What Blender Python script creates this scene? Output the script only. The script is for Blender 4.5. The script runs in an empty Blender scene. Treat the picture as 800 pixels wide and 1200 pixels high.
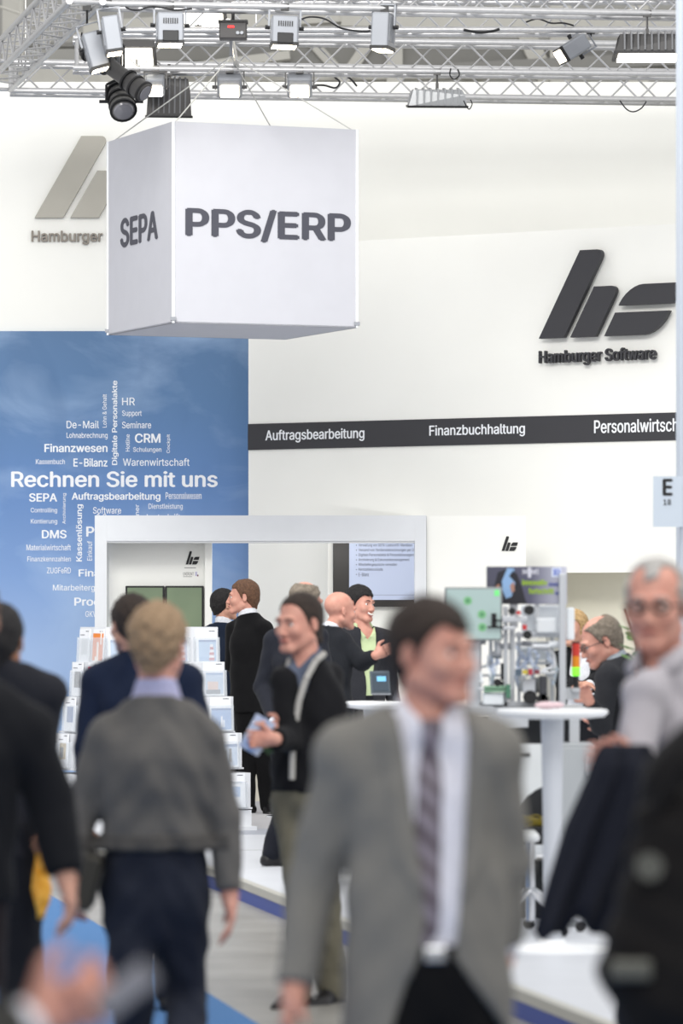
import bpy, bmesh, math, random, os
import numpy as np
from mathutils import Vector, Matrix
random.seed(7)
rng = np.random.default_rng(7)
S = bpy.context.scene
COL = S.collection
F = 5000.0          # focal length in pixels of the 800x1200 frame
EYE = 1.7           # camera height
HOR = 718.0         # horizon row
def pt(px, py, Y):
    return Vector(((px-400)*Y/F, Y, EYE+(HOR-py)*Y/F))
def kY(k): return F/k

# ------------------------------------------------------------------ camera, world, light, exposure
cam = bpy.data.cameras.new('camera'); camo = bpy.data.objects.new('camera', cam); COL.objects.link(camo)
camo.location = (0, 0, EYE); camo.rotation_euler = (math.pi/2, 0, 0)
cam.sensor_fit = 'VERTICAL'; cam.sensor_height = 36; cam.sensor_width = 24; cam.lens = 150
cam.shift_y = (HOR-600)/1200.0
cam.clip_end = 300
cam.dof.use_dof = True; cam.dof.focus_distance = 35.0; cam.dof.aperture_fstop = 3.2
S.camera = camo
w = bpy.data.worlds.new('world'); S.world = w; w.use_nodes = True
w.node_tree.nodes['Background'].inputs[0].default_value = (0.99, 0.99, 1.0, 1)
w.node_tree.nodes['Background'].inputs[1].default_value = 0.72
def area(name, loc, target, size, power, color=(1, 1, 1), sy=None):
    l = bpy.data.lights.new(name, 'AREA'); l.energy = power; l.color = color; l.size = size
    l.shape = 'RECTANGLE'; l.size_y = sy or size
    o = bpy.data.objects.new(name, l); COL.objects.link(o); o.location = loc
    d = Vector(target)-Vector(loc); o.rotation_euler = d.to_track_quat('-Z', 'Y').to_euler(); return o
area('hall_lamp_light', (-2.2, 23, 9.2), (0, 35.5, 1.2), 5, 760, (1, .985, .95), 3)
area('hall_lamp_light', (3, 12, 10.5), (0.5, 24, 1), 6, 560, (1, .99, .97), 4)
area('hall_lamp_light', (0, 48, 15), (0, 60, 8), 8, 250, (1, .99, .97), 4)
area('hall_lamp_light', (1.5, 1.5, 8.0), (.3, 11, 1.3), 5, 300, (1, .98, .95))
area('portal_soffit_light', (-.25, 35.3, 2.27), (-.2, 36.6, 1.0), 1.2, 9, (1, .98, .93), .12)
area('truss_wall_wash', (-.3, 35.1, 5.95), (-.3, 37.9, 2.8), 7.5, 10, (1, .965, .89), .4)
S.view_settings.view_transform = 'Standard'; S.view_settings.look = 'None'
S.view_settings.gamma = 1.0; S.view_settings.exposure = 0.33
S.view_settings.use_curve_mapping = False

# ------------------------------------------------------------------ materials
def srgb(h):
    h = h.lstrip('#'); c = [int(h[i:i+2], 16)/255 for i in (0, 2, 4)]
    return tuple(((x/12.92) if x <= .04045 else ((x+.055)/1.055)**2.4) for x in c)+(1,)
MATS = {}
def mat(name, col, rough=.6, metal=0, noise=None, emis=None, bump=None, alpha=None, trans=None, spec=.4, sheen=0):
    """noise=(scale, second colour, amount); bump=(scale, strength)"""
    if name in MATS: return MATS[name]
    m = bpy.data.materials.new(name); m.use_nodes = True; nt = m.node_tree
    b = nt.nodes['Principled BSDF']; c = srgb(col) if isinstance(col, str) else tuple(col)+(1,)
    b.inputs['Base Color'].default_value = c; b.inputs['Roughness'].default_value = rough
    b.inputs['Metallic'].default_value = metal; b.inputs['Specular IOR Level'].default_value = spec
    if sheen: b.inputs['Sheen Weight'].default_value = sheen
    if trans: b.inputs['Transmission Weight'].default_value = trans
    if alpha is not None: b.inputs['Alpha'].default_value = alpha
    if emis: b.inputs['Emission Color'].default_value = srgb(emis[0]); b.inputs['Emission Strength'].default_value = emis[1]
    if noise is None and not emis: noise = (6, None, .012)
    if noise:
        tc = nt.nodes.new('ShaderNodeTexCoord')
        n = nt.nodes.new('ShaderNodeTexNoise'); n.inputs['Scale'].default_value = noise[0]; n.inputs['Detail'].default_value = 3
        nt.links.new(tc.outputs['Object'], n.inputs['Vector'])
        mx = nt.nodes.new('ShaderNodeMix'); mx.data_type = 'RGBA'
        c2 = srgb(noise[1]) if noise[1] else tuple(min(1, x*(1-noise[2]*2)) for x in c[:3])+(1,)
        mx.inputs['A'].default_value = c; mx.inputs['B'].default_value = c2
        rp = nt.nodes.new('ShaderNodeMapRange'); rp.inputs['From Min'].default_value = .35; rp.inputs['From Max'].default_value = .68
        rp.inputs['To Max'].default_value = 1 if noise[1] is None else noise[2]
        nt.links.new(n.outputs['Fac'], rp.inputs['Value']); nt.links.new(rp.outputs['Result'], mx.inputs['Factor'])
        nt.links.new(mx.outputs['Result'], b.inputs['Base Color'])
    if bump:
        tc = nt.nodes.new('ShaderNodeTexCoord')
        n = nt.nodes.new('ShaderNodeTexNoise'); n.inputs['Scale'].default_value = bump[0]; n.inputs['Detail'].default_value = 3
        nt.links.new(tc.outputs['Object'], n.inputs['Vector'])
        bp = nt.nodes.new('ShaderNodeBump'); bp.inputs['Strength'].default_value = bump[1]; bp.inputs['Distance'].default_value = .02
        nt.links.new(n.outputs['Fac'], bp.inputs['Height']); nt.links.new(bp.outputs['Normal'], b.inputs['Normal'])
    MATS[name] = m; return m
WALL = mat('white wall paint', '#f7f7f2', .55, noise=(1.3, '#f3f3ee', .6))
CREAM = mat('cream wall paint', '#e3dfcf', .6)
FRAME = mat('pale lacquered frame', '#dfe2e6', .4)
ALU = mat('truss aluminium', '#c3c3c4', .36, .6, noise=(30, '#b3b3b4', .5))
ALU2 = mat('machine aluminium profile', '#c2c5c9', .4, .45)
STEEL = mat('chrome steel', '#d2d4d8', .15, 1)
BLACK = mat('black plastic', '#1b1b1d', .45)
DGREY = mat('dark grey print', '#3a3a3e', .6)
LAMPG = mat('lamp housing grey', '#8f9298', .45, .3)
LAMPD = mat('lamp housing dark', '#4c4b4b', .45, .2)
WHITEP = mat('white plastic', '#eef0f2', .35)
WTEXT = mat('white lettering', '#f4f6fa', .5, noise=(9, '#f0f3f8', .3))
CABLE = mat('black cable', '#222224', .5)
WIRE = mat('pale steel wire', '#dcdcd8', .4, .3)
LIT = mat('lit lamp face', '#fff6e0', emis=('#fff0d2', 14))
LITW = mat('lit lamp panel', '#fffdf5', emis=('#fff9ea', 3.5))

# ------------------------------------------------------------------ object helpers
def link(name, me, parent=None, m=None, loc=None):
    o = bpy.data.objects.new(name, me); COL.objects.link(o)
    if m is not None and hasattr(me, 'materials') and not me.materials: me.materials.append(m)
    if parent is not None: o.parent = parent
    if loc is not None: o.location = loc
    return o
def thing(name, label, cat, loc=(0, 0, 0), rotz=0, group=None):
    o = bpy.data.objects.new(name, None); COL.objects.link(o); o.location = loc; o.rotation_euler = (0, 0, rotz)
    o.empty_display_size = .1
    return tag(o, label, cat, group)
def tag(o, label, cat, group=None):
    o['label'] = label; o['category'] = cat
    if group: o['group'] = group
    return o
def struct(o): o['kind'] = 'structure'; return o
def mesh(verts, faces, smooth=False, m=None):
    me = bpy.data.meshes.new('mesh'); me.from_pydata([tuple(map(float, v)) for v in verts], [], [tuple(int(i) for i in f) for f in faces]); me.update()
    if smooth: me.polygons.foreach_set('use_smooth', [True]*len(me.polygons))
    if m: me.materials.append(m)
    return me
class G:
    """collects simple shapes into one mesh"""
    def __init__(s): s.v = []; s.f = []; s.mi = []; s.cur = 0; s.mats = []
    def use(s, m):
        if m not in s.mats: s.mats.append(m)
        s.cur = s.mats.index(m); return s
    def add(s, V, Fc):
        n = len(s.v); s.v += [tuple(v) for v in V]; s.f += [tuple(i+n for i in f) for f in Fc]; s.mi += [s.cur]*len(Fc); return s
    def box(s, a, b, M=None, bev=0):
        (x0, y0, z0), (x1, y1, z1) = a, b
        if bev:
            bm = bmesh.new(); bmesh.ops.create_cube(bm, size=1)
            for v in bm.verts: v.co = Vector(((x0+x1)/2+v.co.x*(x1-x0), (y0+y1)/2+v.co.y*(y1-y0), (z0+z1)/2+v.co.z*(z1-z0)))
            bmesh.ops.bevel(bm, geom=list(bm.edges), offset=bev, segments=2, affect='EDGES', profile=.5)
            V = [v.co.copy() for v in bm.verts]; Fc = [[v.index for v in f.verts] for f in bm.faces]; bm.free()
        else:
            V = [Vector(p) for p in ((x0,y0,z0),(x1,y0,z0),(x1,y1,z0),(x0,y1,z0),(x0,y0,z1),(x1,y0,z1),(x1,y1,z1),(x0,y1,z1))]
            Fc = [(3,2,1,0),(4,5,6,7),(0,1,5,4),(1,2,6,5),(2,3,7,6),(3,0,4,7)]
        if M is not None: V = [M@v for v in V]
        return s.add(V, Fc)
    def cyl(s, a, b, r, r2=None, n=10, cap=True):
        a = Vector(a); b = Vector(b); d = (b-a).normalized(); q = d.to_track_quat('Z', 'Y'); r2 = r if r2 is None else r2
        V = [a+q@Vector((r*math.cos(t), r*math.sin(t), 0)) for t in [2*math.pi*i/n for i in range(n)]]
        V += [b+q@Vector((r2*math.cos(t), r2*math.sin(t), 0)) for t in [2*math.pi*i/n for i in range(n)]]
        Fc = [(i, (i+1) % n, n+(i+1) % n, n+i) for i in range(n)]
        if cap: Fc += [tuple(range(n))[::-1], tuple(range(n, 2*n))]
        return s.add(V, Fc)
    def tube(s, pts, r, n=8):
        for a, b in zip(pts[:-1], pts[1:]): s.cyl(a, b, r, n=n)
        return s
    def lathe(s, prof, n=24, M=None, c=(0, 0, 0)):
        V = []; Fc = []; c = Vector(c)
        for (r, z) in prof:
            for i in range(n):
                t = 2*math.pi*i/n; p = Vector((r*math.cos(t), r*math.sin(t), z)); V.append(c+((M@p) if M else p))
        for j in range(len(prof)-1):
            for i in range(n): Fc.append((j*n+i, j*n+(i+1) % n, (j+1)*n+(i+1) % n, (j+1)*n+i))
        Fc.append(tuple(range(n))[::-1]); Fc.append(tuple(range((len(prof)-1)*n, len(prof)*n)))
        return s.add(V, Fc)
    def prism(s, poly, o, u, v, n, t):
        """polygon in the (u, v) plane at o, extruded by t along n"""
        o, u, v, n = map(Vector, (o, u, v, n)); N = len(poly)
        V = [o+u*a+v*b for a, b in poly]+[o+u*a+v*b+n*t for a, b in poly]
        Fc = [tuple(range(N))[::-1], tuple(range(N, 2*N))]+[(i, (i+1) % N, N+(i+1) % N, N+i) for i in range(N)]
        return s.add(V, Fc)
    def ball(s, c, r, n=12, sc=(1, 1, 1)):
        prof = [(max(1e-4, math.sin(math.pi*i/(n//2)))*1.0, -math.cos(math.pi*i/(n//2))) for i in range(n//2+1)]
        V = [];
        k = len(s.v)
        s.lathe([(p*r, q*r) for p, q in prof], n)
        for i in range(k, len(s.v)):
            x, y, z = s.v[i]; s.v[i] = (x*sc[0]+c[0], y*sc[1]+c[1], z*sc[2]+c[2])
        return s
    def mesh(s, m=None, smooth=False):
        me = bpy.data.meshes.new('mesh'); me.from_pydata(s.v, [], s.f)
        bm = bmesh.new(); bm.from_mesh(me); bmesh.ops.recalc_face_normals(bm, faces=bm.faces); bm.to_mesh(me); bm.free()
        if s.mats:
            for x in s.mats: me.materials.append(x)
            me.polygons.foreach_set('material_index', s.mi)
        elif m: me.materials.append(m)
        if smooth:
            me.polygons.foreach_set('use_smooth', [True]*len(me.polygons))
            try: me.set_sharp_from_angle(angle=math.radians(40))
            except Exception: pass
        me.update(); return me
    def obj(s, name, m=None, parent=None, smooth=False, loc=None): return link(name, s.mesh(m, smooth), parent, None, loc)
def boxo(name, a, b, m, parent=None, bev=0): return G().box(a, b, bev=bev).obj(name, m, parent)
def copy(o, parent=None, loc=None, rotz=None, label=None):
    c = o.copy(); COL.objects.link(c); c.parent = parent
    if loc is not None: c.location = loc
    if rotz is not None: c.rotation_euler = (0, 0, rotz)
    if label: c['label'] = label
    for ch in list(o.children): copy(ch, c)
    return c

# ------------------------------------------------------------------ lettering
FONT = None
try:
    fp = os.path.join(bpy.utils.system_resource('DATAFILES', path='fonts'), 'Inter.woff2')
    if os.path.exists(fp): FONT = bpy.data.fonts.load(fp)
except Exception: FONT = None
TXT = {}
def text_norm(s, bold):
    """lettering outlines, filled contour by contour, scaled into a unit box"""
    if (s, bold) in TXT: return TXT[(s, bold)]
    from mathutils.geometry import delaunay_2d_cdt
    cu = bpy.data.curves.new('t', 'FONT'); cu.body = s
    if FONT: cu.font = FONT
    cu.resolution_u = 3; cu.fill_mode = 'NONE'
    o = bpy.data.objects.new('t', cu); COL.objects.link(o)
    dg = bpy.context.evaluated_depsgraph_get(); me = o.evaluated_get(dg).to_mesh()
    nb = {}
    for e in me.edges:
        a, b = e.vertices; nb.setdefault(a, []).append(b); nb.setdefault(b, []).append(a)
    P = [v.co.copy() for v in me.vertices]; E = [tuple(e.vertices) for e in me.edges]
    # follow every contour round so that its edges all run the same way
    nxt = {}; seen = set()
    for st in nb:
        if st in seen: continue
        c = st; seen.add(st)
        while True:
            o_ = [x for x in nb[c] if x not in seen]
            if not o_: nxt[c] = st; break
            d = (c+1) if (c+1) in o_ else o_[0]; nxt[c] = d; seen.add(d); c = d
    o.evaluated_get(dg).to_mesh_clear(); bpy.data.objects.remove(o); bpy.data.curves.remove(cu)
    cv, ce, cf = delaunay_2d_cdt([p.to_2d() for p in P], E, [], 0, 1e-6)[:3]
    cv = np.array([v[:] for v in cv]); cf = np.array(cf)
    cen = cv[cf].mean(1); a = np.array([P[i].to_2d()[:] for i in nxt]); b = np.array([P[nxt[i]].to_2d()[:] for i in nxt])
    px, py = cen[:, :1], cen[:, 1:]; ya, yb = a[None, :, 1], b[None, :, 1]
    with np.errstate(divide='ignore', invalid='ignore'): xi = a[None, :, 0]+(py-ya)/(yb-ya)*(b[None, :, 0]-a[None, :, 0])
    wn = (((ya <= py) & (yb > py) & (xi > px)).sum(1)-((yb <= py) & (ya > py) & (xi > px)).sum(1))
    cf = cf[wn != 0]; N = len(cv); V = [(x, y, 0) for x, y in cv]+[(x, y, 1) for x, y in cv]; Fc = []; cnt = {}
    for t in cf:
        t = tuple(int(x) for x in t); Fc.append(t[::-1]); Fc.append(tuple(x+N for x in t))
        for q in ((t[0], t[1]), (t[1], t[2]), (t[2], t[0])): cnt[q] = 1
    for (p, q) in cnt:
        if (q, p) not in cnt: Fc.append((p, q, q+N, p+N))
    V = np.array(V); B = []; FF = []; n = len(V)
    for i, (dx, dy) in enumerate(((0, 0), (bold, 0), (-bold, 0), (0, bold*.6), (0, -bold*.6)) if bold > .001 else ((0, 0),)):   # overlaid shifted outlines make the weight bold
        B.append(V+np.array([dx, dy, i*.004])); FF += [tuple(j+n*i for j in f) for f in Fc]
    V = np.concatenate(B); Fc = FF
    lo = V.min(0); hi = V.max(0); V = (V-lo)/(hi-lo); TXT[(s, bold)] = (V, Fc); return V, Fc
def lettering(s, o, u, v, n, t, m, parent=None, bold=.012, name='lettering'):
    """s fills the parallelogram o, o+u, o+v; stands t proud along n"""
    V, Fc = text_norm(s, bold); o, u, v, n = [np.array(x, float) for x in (o, u, v, n)]
    W = o+V[:, :1]*u+V[:, 1:2]*v+V[:, 2:3]*n*t
    me = mesh(W, Fc, m=m); ob = link(name, me, parent); return ob
def plane_hit(px, py, P0, N):
    d = Vector(((px-400)/F, 1, (HOR-py)/F)); o = Vector((0, 0, EYE)); P0 = Vector(P0); N = Vector(N)
    return o+d*((P0-o).dot(N)/d.dot(N))
def text_px(s, box, P0, N, t, m, parent=None, bold=.012, name='lettering', vertical=False, U=None):
    """lettering read at the pixel box (x0, y0, x1, y1) of the photograph, laid on the plane P0, N (N toward the viewer)"""
    x0, y0, x1, y1 = box; a = plane_hit(x0, y1, P0, N); b = plane_hit(x1, y1, P0, N); c = plane_hit(x0, y0, P0, N)
    if U is not None:      # keep the baseline along the surface's own horizontal
        b = a+Vector(U)*((b-a).dot(Vector(U))); c = Vector((a.x, a.y, c.z))
    N = Vector(N).normalized()
    off = Vector(parent.location) if parent is not None else Vector((0, 0, 0))
    if vertical: return lettering(s, b-off+N*.0005, c-a, a-b, N, t, m, parent, bold, name)
    return lettering(s, a-off+N*.0005, b-a, c-a, N, t, m, parent, bold, name)
def arc(cx, cy, r, a0, a1, n=6, ry=None):
    ry = ry or r
    return [(cx+r*math.cos(math.radians(a0+(a1-a0)*i/n)), cy+ry*math.sin(math.radians(a0+(a1-a0)*i/n))) for i in range(n+1)]
def logo_polys():
    """the h= emblem in units of its own height, sheared bars with rounded corners, x measured along the base"""
    sh = .575                                  # shear of the bars
    def bar(x0, w, z0, z1, rnd=None, r=.09):
        P = []
        def q(x, z): return (x+sh*z, z)
        P.append(q(x0, z0))
        if rnd == 'br':
            for i in range(7):
                a = math.radians(-90+90*i/6); P.append(q(x0+w-r*1.6+r*1.6*math.cos(a), z0+r*1.6+r*1.6*math.sin(a)))
        else: P.append(q(x0+w, z0))
        if rnd == 'tr':
            for i in range(7):
                a = math.radians(90*i/6); P.append(q(x0+w-r+r*math.cos(a), z1-r+r*math.sin(a)))
        else: P.append(q(x0+w, z1))
        if rnd == 'tl':
            for i in range(7):
                a = math.radians(90+90*i/6); P.append(q(x0+r*1.6+r*1.6*math.cos(a), z1-r*1.6+r*1.6*math.sin(a)))
        else: P.append(q(x0, z1))
        return P
    return [bar(0, .35, 0, 1, 'tr', .11), bar(.44, .35, 0, .575, 'tr', .11), bar(.91, .74, .345, .58, 'tl', .13), bar(.91, .74, .0, .265, 'br', .13)]
def logo(o, u, v, n, t, m, parent, name='emblem_bar'):
    for P in logo_polys(): G().prism(P, Vector(o), u, v, n, t).obj(name, m, parent)

# ------------------------------------------------------------------ hall floor, aisle carpet, hall end
FLOORM = mat('polished concrete', '#93918c', .35, noise=(2.2, '#7d7b76', .9), bump=(40, .05))
CARP = mat('blue aisle carpet', '#5a80b0', .95, noise=(160, '#4c729f', .9), bump=(300, .4), spec=.1)
POD = mat('white podium laminate', '#cdd0d6', .4, noise=(3, '#c8cbd1', .6))
PODG = mat('light grey podium covering', '#b9b8bb', .7)
BLUEF = mat('blue podium fascia', '#2b4597', .5)
SEAM = mat('grey edge strip', '#b4b3ab', .4)
struct(boxo('floor', (-14, -3, -.06), (14, 72, 0), FLOORM))
# carpet: left of the line through the two edge points
def edge_x(Y, a=(24.85, -1.615), b=(17.6, -.35)): return a[1]+(Y-a[0])*(b[1]-a[1])/(b[0]-a[0])
g = G(); Yn, Yf = 3.0, 28.2
g.prism([(-9, Yn), (edge_x(Yn), Yn), (edge_x(26.0), 26.0), (-9, 26.0)], (0, 0, 0.0), (1, 0, 0), (0, 1, 0), (0, 0, 1), .008)
cp = g.obj('aisle_carpet', CARP); tag(cp, 'blue needle felt carpet laid along the aisle on the grey concrete floor', 'carpet')
# podium: long side runs with the aisle, then turns left
def pod_x(Y): return -.82+(Y-26.4)*(.72+.82)/(18.0-26.4)
PH = .12
podium = thing('podium', 'white stand platform with a blue fascia and a grey edge strip', 'platform', (0, 0, 0))
pc = [(pod_x(12), 12), (pod_x(28.45), 28.45), (-7, 28.45), (-7, 30.4), (pod_x(28.45)+.2, 30.4), (6, 30.4), (6, 12)]
for i in range(9):       # white deck panels in lanes
    ya = 12+i*(30.4-12)/9; yb = ya+(30.4-12)/9-.006
    if yb > 28.45:
        poly = [(-7, 28.45), (6, 28.45), (6, 30.39), (-7, 30.39)]
    else: poly = [(pod_x(ya)+.03, ya), (6, ya), (6, yb), (pod_x(yb)+.03, yb)]
    G().prism(poly, (0, 0, PH-.02), (1, 0, 0), (0, 1, 0), (0, 0, 1), .02).obj('deck_panel', POD, podium)
boxo('edge_strip', (-7, 30.4, PH-.02), (6, 31.2, PH+.001), mat('grey deck strip', '#a3a7b1', .5), podium)
boxo('deck_covering', (-7, 31.2, PH-.02), (6, 37.85, PH), PODG, podium)
g = G(); g.prism([(pod_x(12), 12), (pod_x(28.45), 28.45), (pod_x(28.45)+.05, 28.45), (pod_x(12)+.05, 12)], (0, 0, 0), (1, 0, 0), (0, 1, 0), (0, 0, 1), PH-.045)
g.box((-7, 28.4, 0), (pod_x(28.45)+.05, 28.46, PH-.045)); g.obj('fascia', BLUEF, podium)
g = G(); g.prism([(pod_x(12)-.004, 12), (pod_x(28.45)-.004, 28.45), (pod_x(28.45)+.05, 28.45), (pod_x(12)+.05, 12)], (0, 0, PH-.045), (1, 0, 0), (0, 1, 0), (0, 0, 1), .0455)
g.box((-7, 28.392, PH-.045), (pod_x(28.45)+.05, 28.46, PH+.0005)); g.obj('edge_profile', SEAM, podium)
g = G(); g.prism([(pod_x(12)+.05, 12), (pod_x(28.45)+.05, 28.46), (6, 28.46), (6, 12)], (0, 0, 0), (1, 0, 0), (0, 1, 0), (0, 0, 1), PH-.022)
g.box((-7, 28.46, 0), (6, 37.85, PH-.022)); g.obj('substructure', mat('podium board', '#8a8378', .8), podium)

# hall end wall with its steelwork
HALL = mat('hall wall cladding', '#b0afaa', .7, noise=(.6, '#a09f9a', .8))
HBEAM = mat('hall steel paint', '#c4c2ba', .6)
HDARK = mat('hall roof shade panel', '#8b8a86', .7)
struct(boxo('wall_hall_end', (-16, 62, 0), (16, 62.4, 16), HALL))
def beam(a, b, wd, m=HBEAM, name='trim_1', dp=.25):
    a = Vector(a); b = Vector(b); d = (b-a); L = d.length; q = d.to_track_quat('X', 'Z').to_matrix().to_4x4(); q.translation = a
    return struct(G().box((0, -dp/2-n*.03, -wd/2), (L, dp/2-n*.03, wd/2), q).obj(name, m))
YH = 60.0
n = 1
for (x0, y0, x1, y1, wd, m) in [(0, 92, 800, 80, .22, HBEAM), (-60, 54, 110, 54, .06, HDARK), (100, 66, 330, 62, .24, HDARK), (330, 70, 800, 66, .30, HDARK),
        (17, -40, 17, 82, .30, HBEAM), (340, 25, 400, 90, .14, HBEAM), (400, 100, 455, 20, .16, HBEAM), (462, -20, 462, 110, .22, HBEAM), (560, 100, 500, 20, .22, HBEAM),
        (600, 10, 640, 100, .25, HBEAM), (655, -20, 655, 120, .3, HBEAM), (745, -20, 745, 120, .28, HBEAM), (100, 40, 400, 22, .22, HBEAM), (400, 24, 800, 34, .3, HBEAM), (120, 98, 340, 70, .12, HBEAM), (520, 88, 800, 74, .18, HDARK)]:
    a = pt(x0, y0, YH); b = pt(x1, y1, YH); beam(a, b, wd, m, 'trim_%d' % n); n += 1
for (x0, y0, x1, y1) in [(0, 8, 95, 40), (24, -5, 24, 60), (52, -5, 52, 55)]:
    g = G(); g.cyl(pt(x0, y0, 56), pt(x1, y1, 56), .02, n=6); o = struct(g.obj('trim_%d' % n, HBEAM)); n += 1
# roof skylight ribs overhead (seen only from other positions)
for i in range(6): struct(boxo('trim_%d' % (n+i), (-14, 6+i*10, 13.0), (14, 6.4+i*10, 13.6), HBEAM))
n += 6

# ------------------------------------------------------------------ stand walls
YW = 37.9
zt = EYE+(HOR-96)*YW/F
struct(boxo('wall_back', (-4.2, YW, 0), (4.6, YW+.18, zt), WALL))
# printed sky panel on the back wall
sky = bpy.data.materials.new('printed sky'); sky.use_nodes = True; nt = sky.node_tree; b = nt.nodes['Principled BSDF']; b.inputs['Roughness'].default_value = .55
tc = nt.nodes.new('ShaderNodeTexCoord'); sp = nt.nodes.new('ShaderNodeSeparateXYZ'); nt.links.new(tc.outputs['Generated'], sp.inputs[0])
cr = nt.nodes.new('ShaderNodeValToRGB'); nt.links.new(sp.outputs['Z'], cr.inputs['Fac'])
e = cr.color_ramp.elements; e[0].position = 0; e[0].color = srgb('#a9c2e6'); e[1].position = 1; e[1].color = srgb('#52759e')
for p_, c_ in ((.30, '#9bb6de'), (.47, '#7b9dd0'), (.66, '#5f86bd'), (.85, '#587eab')):
    q = cr.color_ramp.elements.new(p_); q.color = srgb(c_)
def nz(scale, sx, sz, lo, hi, det=5):
    mp = nt.nodes.new('ShaderNodeMapping'); mp.inputs['Scale'].default_value = (sx, 1, sz); mp.inputs['Rotation'].default_value = (0, .5, 0)
    nt.links.new(tc.outputs['Object'], mp.inputs[0]); q = nt.nodes.new('ShaderNodeTexNoise'); q.inputs['Scale'].default_value = scale; q.inputs['Detail'].default_value = det
    q.inputs['Distortion'].default_value = .6; nt.links.new(mp.outputs[0], q.inputs['Vector'])
    r = nt.nodes.new('ShaderNodeMapRange'); r.inputs['From Min'].default_value = lo; r.inputs['From Max'].default_value = hi; nt.links.new(q.outputs['Fac'], r.inputs['Value']); return r
m1 = nt.nodes.new('ShaderNodeMix'); m1.data_type = 'RGBA'; m1.inputs['B'].default_value = srgb('#a9c3e4')
r1 = nz(1.1, .8, 1.5, .46, .80); mm = nt.nodes.new('ShaderNodeMath'); mm.operation = 'MULTIPLY'; mm.inputs[1].default_value = .75
nt.links.new(r1.outputs[0], mm.inputs[0]); nt.links.new(mm.outputs[0], m1.inputs['Factor']); nt.links.new(cr.outputs['Color'], m1.inputs['A'])
m2 = nt.nodes.new('ShaderNodeMix'); m2.data_type = 'RGBA'; m2.inputs['B'].default_value = srgb('#3f638f')
r2 = nz(1.4, 1.2, .6, .50, .8); mm2 = nt.nodes.new('ShaderNodeMath'); mm2.operation = 'MULTIPLY'
zz = nt.nodes.new('ShaderNodeMapRange'); zz.inputs['From Min'].default_value = .55; zz.inputs['From Max'].default_value = 1.0; zz.inputs['To Max'].default_value = .8; nt.links.new(sp.outputs['Z'], zz.inputs['Value'])
nt.links.new(r2.outputs[0], mm2.inputs[0]); nt.links.new(zz.outputs[0], mm2.inputs[1]); nt.links.new(mm2.outputs[0], m2.inputs['Factor'])
nt.links.new(m1.outputs['Result'], m2.inputs['A']); nt.links.new(m2.outputs['Result'], b.inputs['Base Color'])
YP = YW-.04
pa = pt(-150, 388, YP); pb = pt(291, 388, YP)
cx = (pa.x+pb.x)/2
banner = tag(boxo('sky_panel', (pa.x, YP, PH+.001), (pb.x, YW-.001, pa.z), sky), 'tall blue cloudy sky print with white German words on the rear wall', 'wall panel')
WORDS = [('De-Mail',(78,493,116,502)),('HR',(143,466,158,475)),('Support',(143,481,166,489)),('Seminare',(143,494,177,502)),('Lohnabrechnung',(78,507,126,515)),
 ('CRM',(158,508,188,519)),('Finanzwesen',(52,520,126,530)),('Schulungen',(156,524,189,531)),('Kassenbuch',(42,538,76,544)),('E-Bilanz',(86,537,126,547)),
 ('Warenwirtschaft',(144,537,222,546)),('Rechnen Sie mit uns',(13,552,255,571)),('SEPA',(34,578,67,588)),('Auftragsbearbeitung',(84,577,188,588)),('Personalwesen',(194,577,236,585)),
 ('Controlling',(36,595,67,602)),('Kontierung',(36,608,67,615)),('Software',(109,594,142,602)),('& Service',(113,602,148,610)),('Dienstleistung',(174,590,214,598)),('Lastschriften',(172,602,220,611)),
 ('DMS',(49,621,78,631)),('Personal',(101,617,170,629)),('Materialwirtschaft',(31,638,83,645)),('Finanzkennzahlen',(32,652,83,658)),('ZUGFeRD',(55,665,83,672)),('Finanzbuchhaltung',(92,667,210,678)),
 ('Mitarbeitergespräche',(62,685,150,694)),('Produktion',(87,700,160,710)),('GKV',(100,716,113,723))]
VW = [('Digitale Personalakte',(131,446,139,545)),('Lohn & Gehalt',(120,462,125,501)),('Hotline',(147,509,152,529)),('Cockpit',(195,509,200,531)),('Archivierung',(73,578,78,614)),
 ('Kassenlösung',(89,591,98,658)),('Partner',(158,591,163,620)),('Einkauf',(102,634,108,657))]
for s_, b_ in WORDS: text_px(s_, b_, (0, YP, 0), (0, -1, 0), .002, WTEXT, banner, .022 if b_[3]-b_[1] > 9 else .006, 'word')
for s_, b_ in VW: text_px(s_, b_, (0, YP, 0), (0, -1, 0), .002, WTEXT, banner, .02 if b_[2]-b_[0] > 7 else .006, 'word', vertical=True)

# upper left metal emblem and name, on the back wall
MLOGO = mat('brushed metal emblem', '#a9a69d', .5, .2)
def emblem(px0, py0, px1, py1, P0, N, U, t, m, label, so=.0, group=None, w=1.98):
    a = plane_hit(px0, py1, P0, N); b = plane_hit(px1, py1, P0, N); c = plane_hit(px0, py0, P0, N)
    h = c.z-a.z; u = Vector(U)*((b-a).dot(Vector(U))/w); Nn = Vector(N).normalized()
    r = thing('company_emblem', label, 'emblem', a, 0, group)
    logo(Nn*so, u, Vector((0, 0, h)), Nn, t, m, r)
    return r
Nw = (0, -1, 0)
e1 = emblem(41, 160, 229, 255.5, (0, YW, 0), Nw, (1, 0, 0), .05, MLOGO, 'large silver slanted bar emblem high on the rear wall beside the hanging cube', 0)
text_px('Hamburger Software', (37, 270, 192, 287), (0, YW, 0), Nw, .03, mat('bronze lettering', '#77716a', .4, .4), e1, .02)

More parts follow.
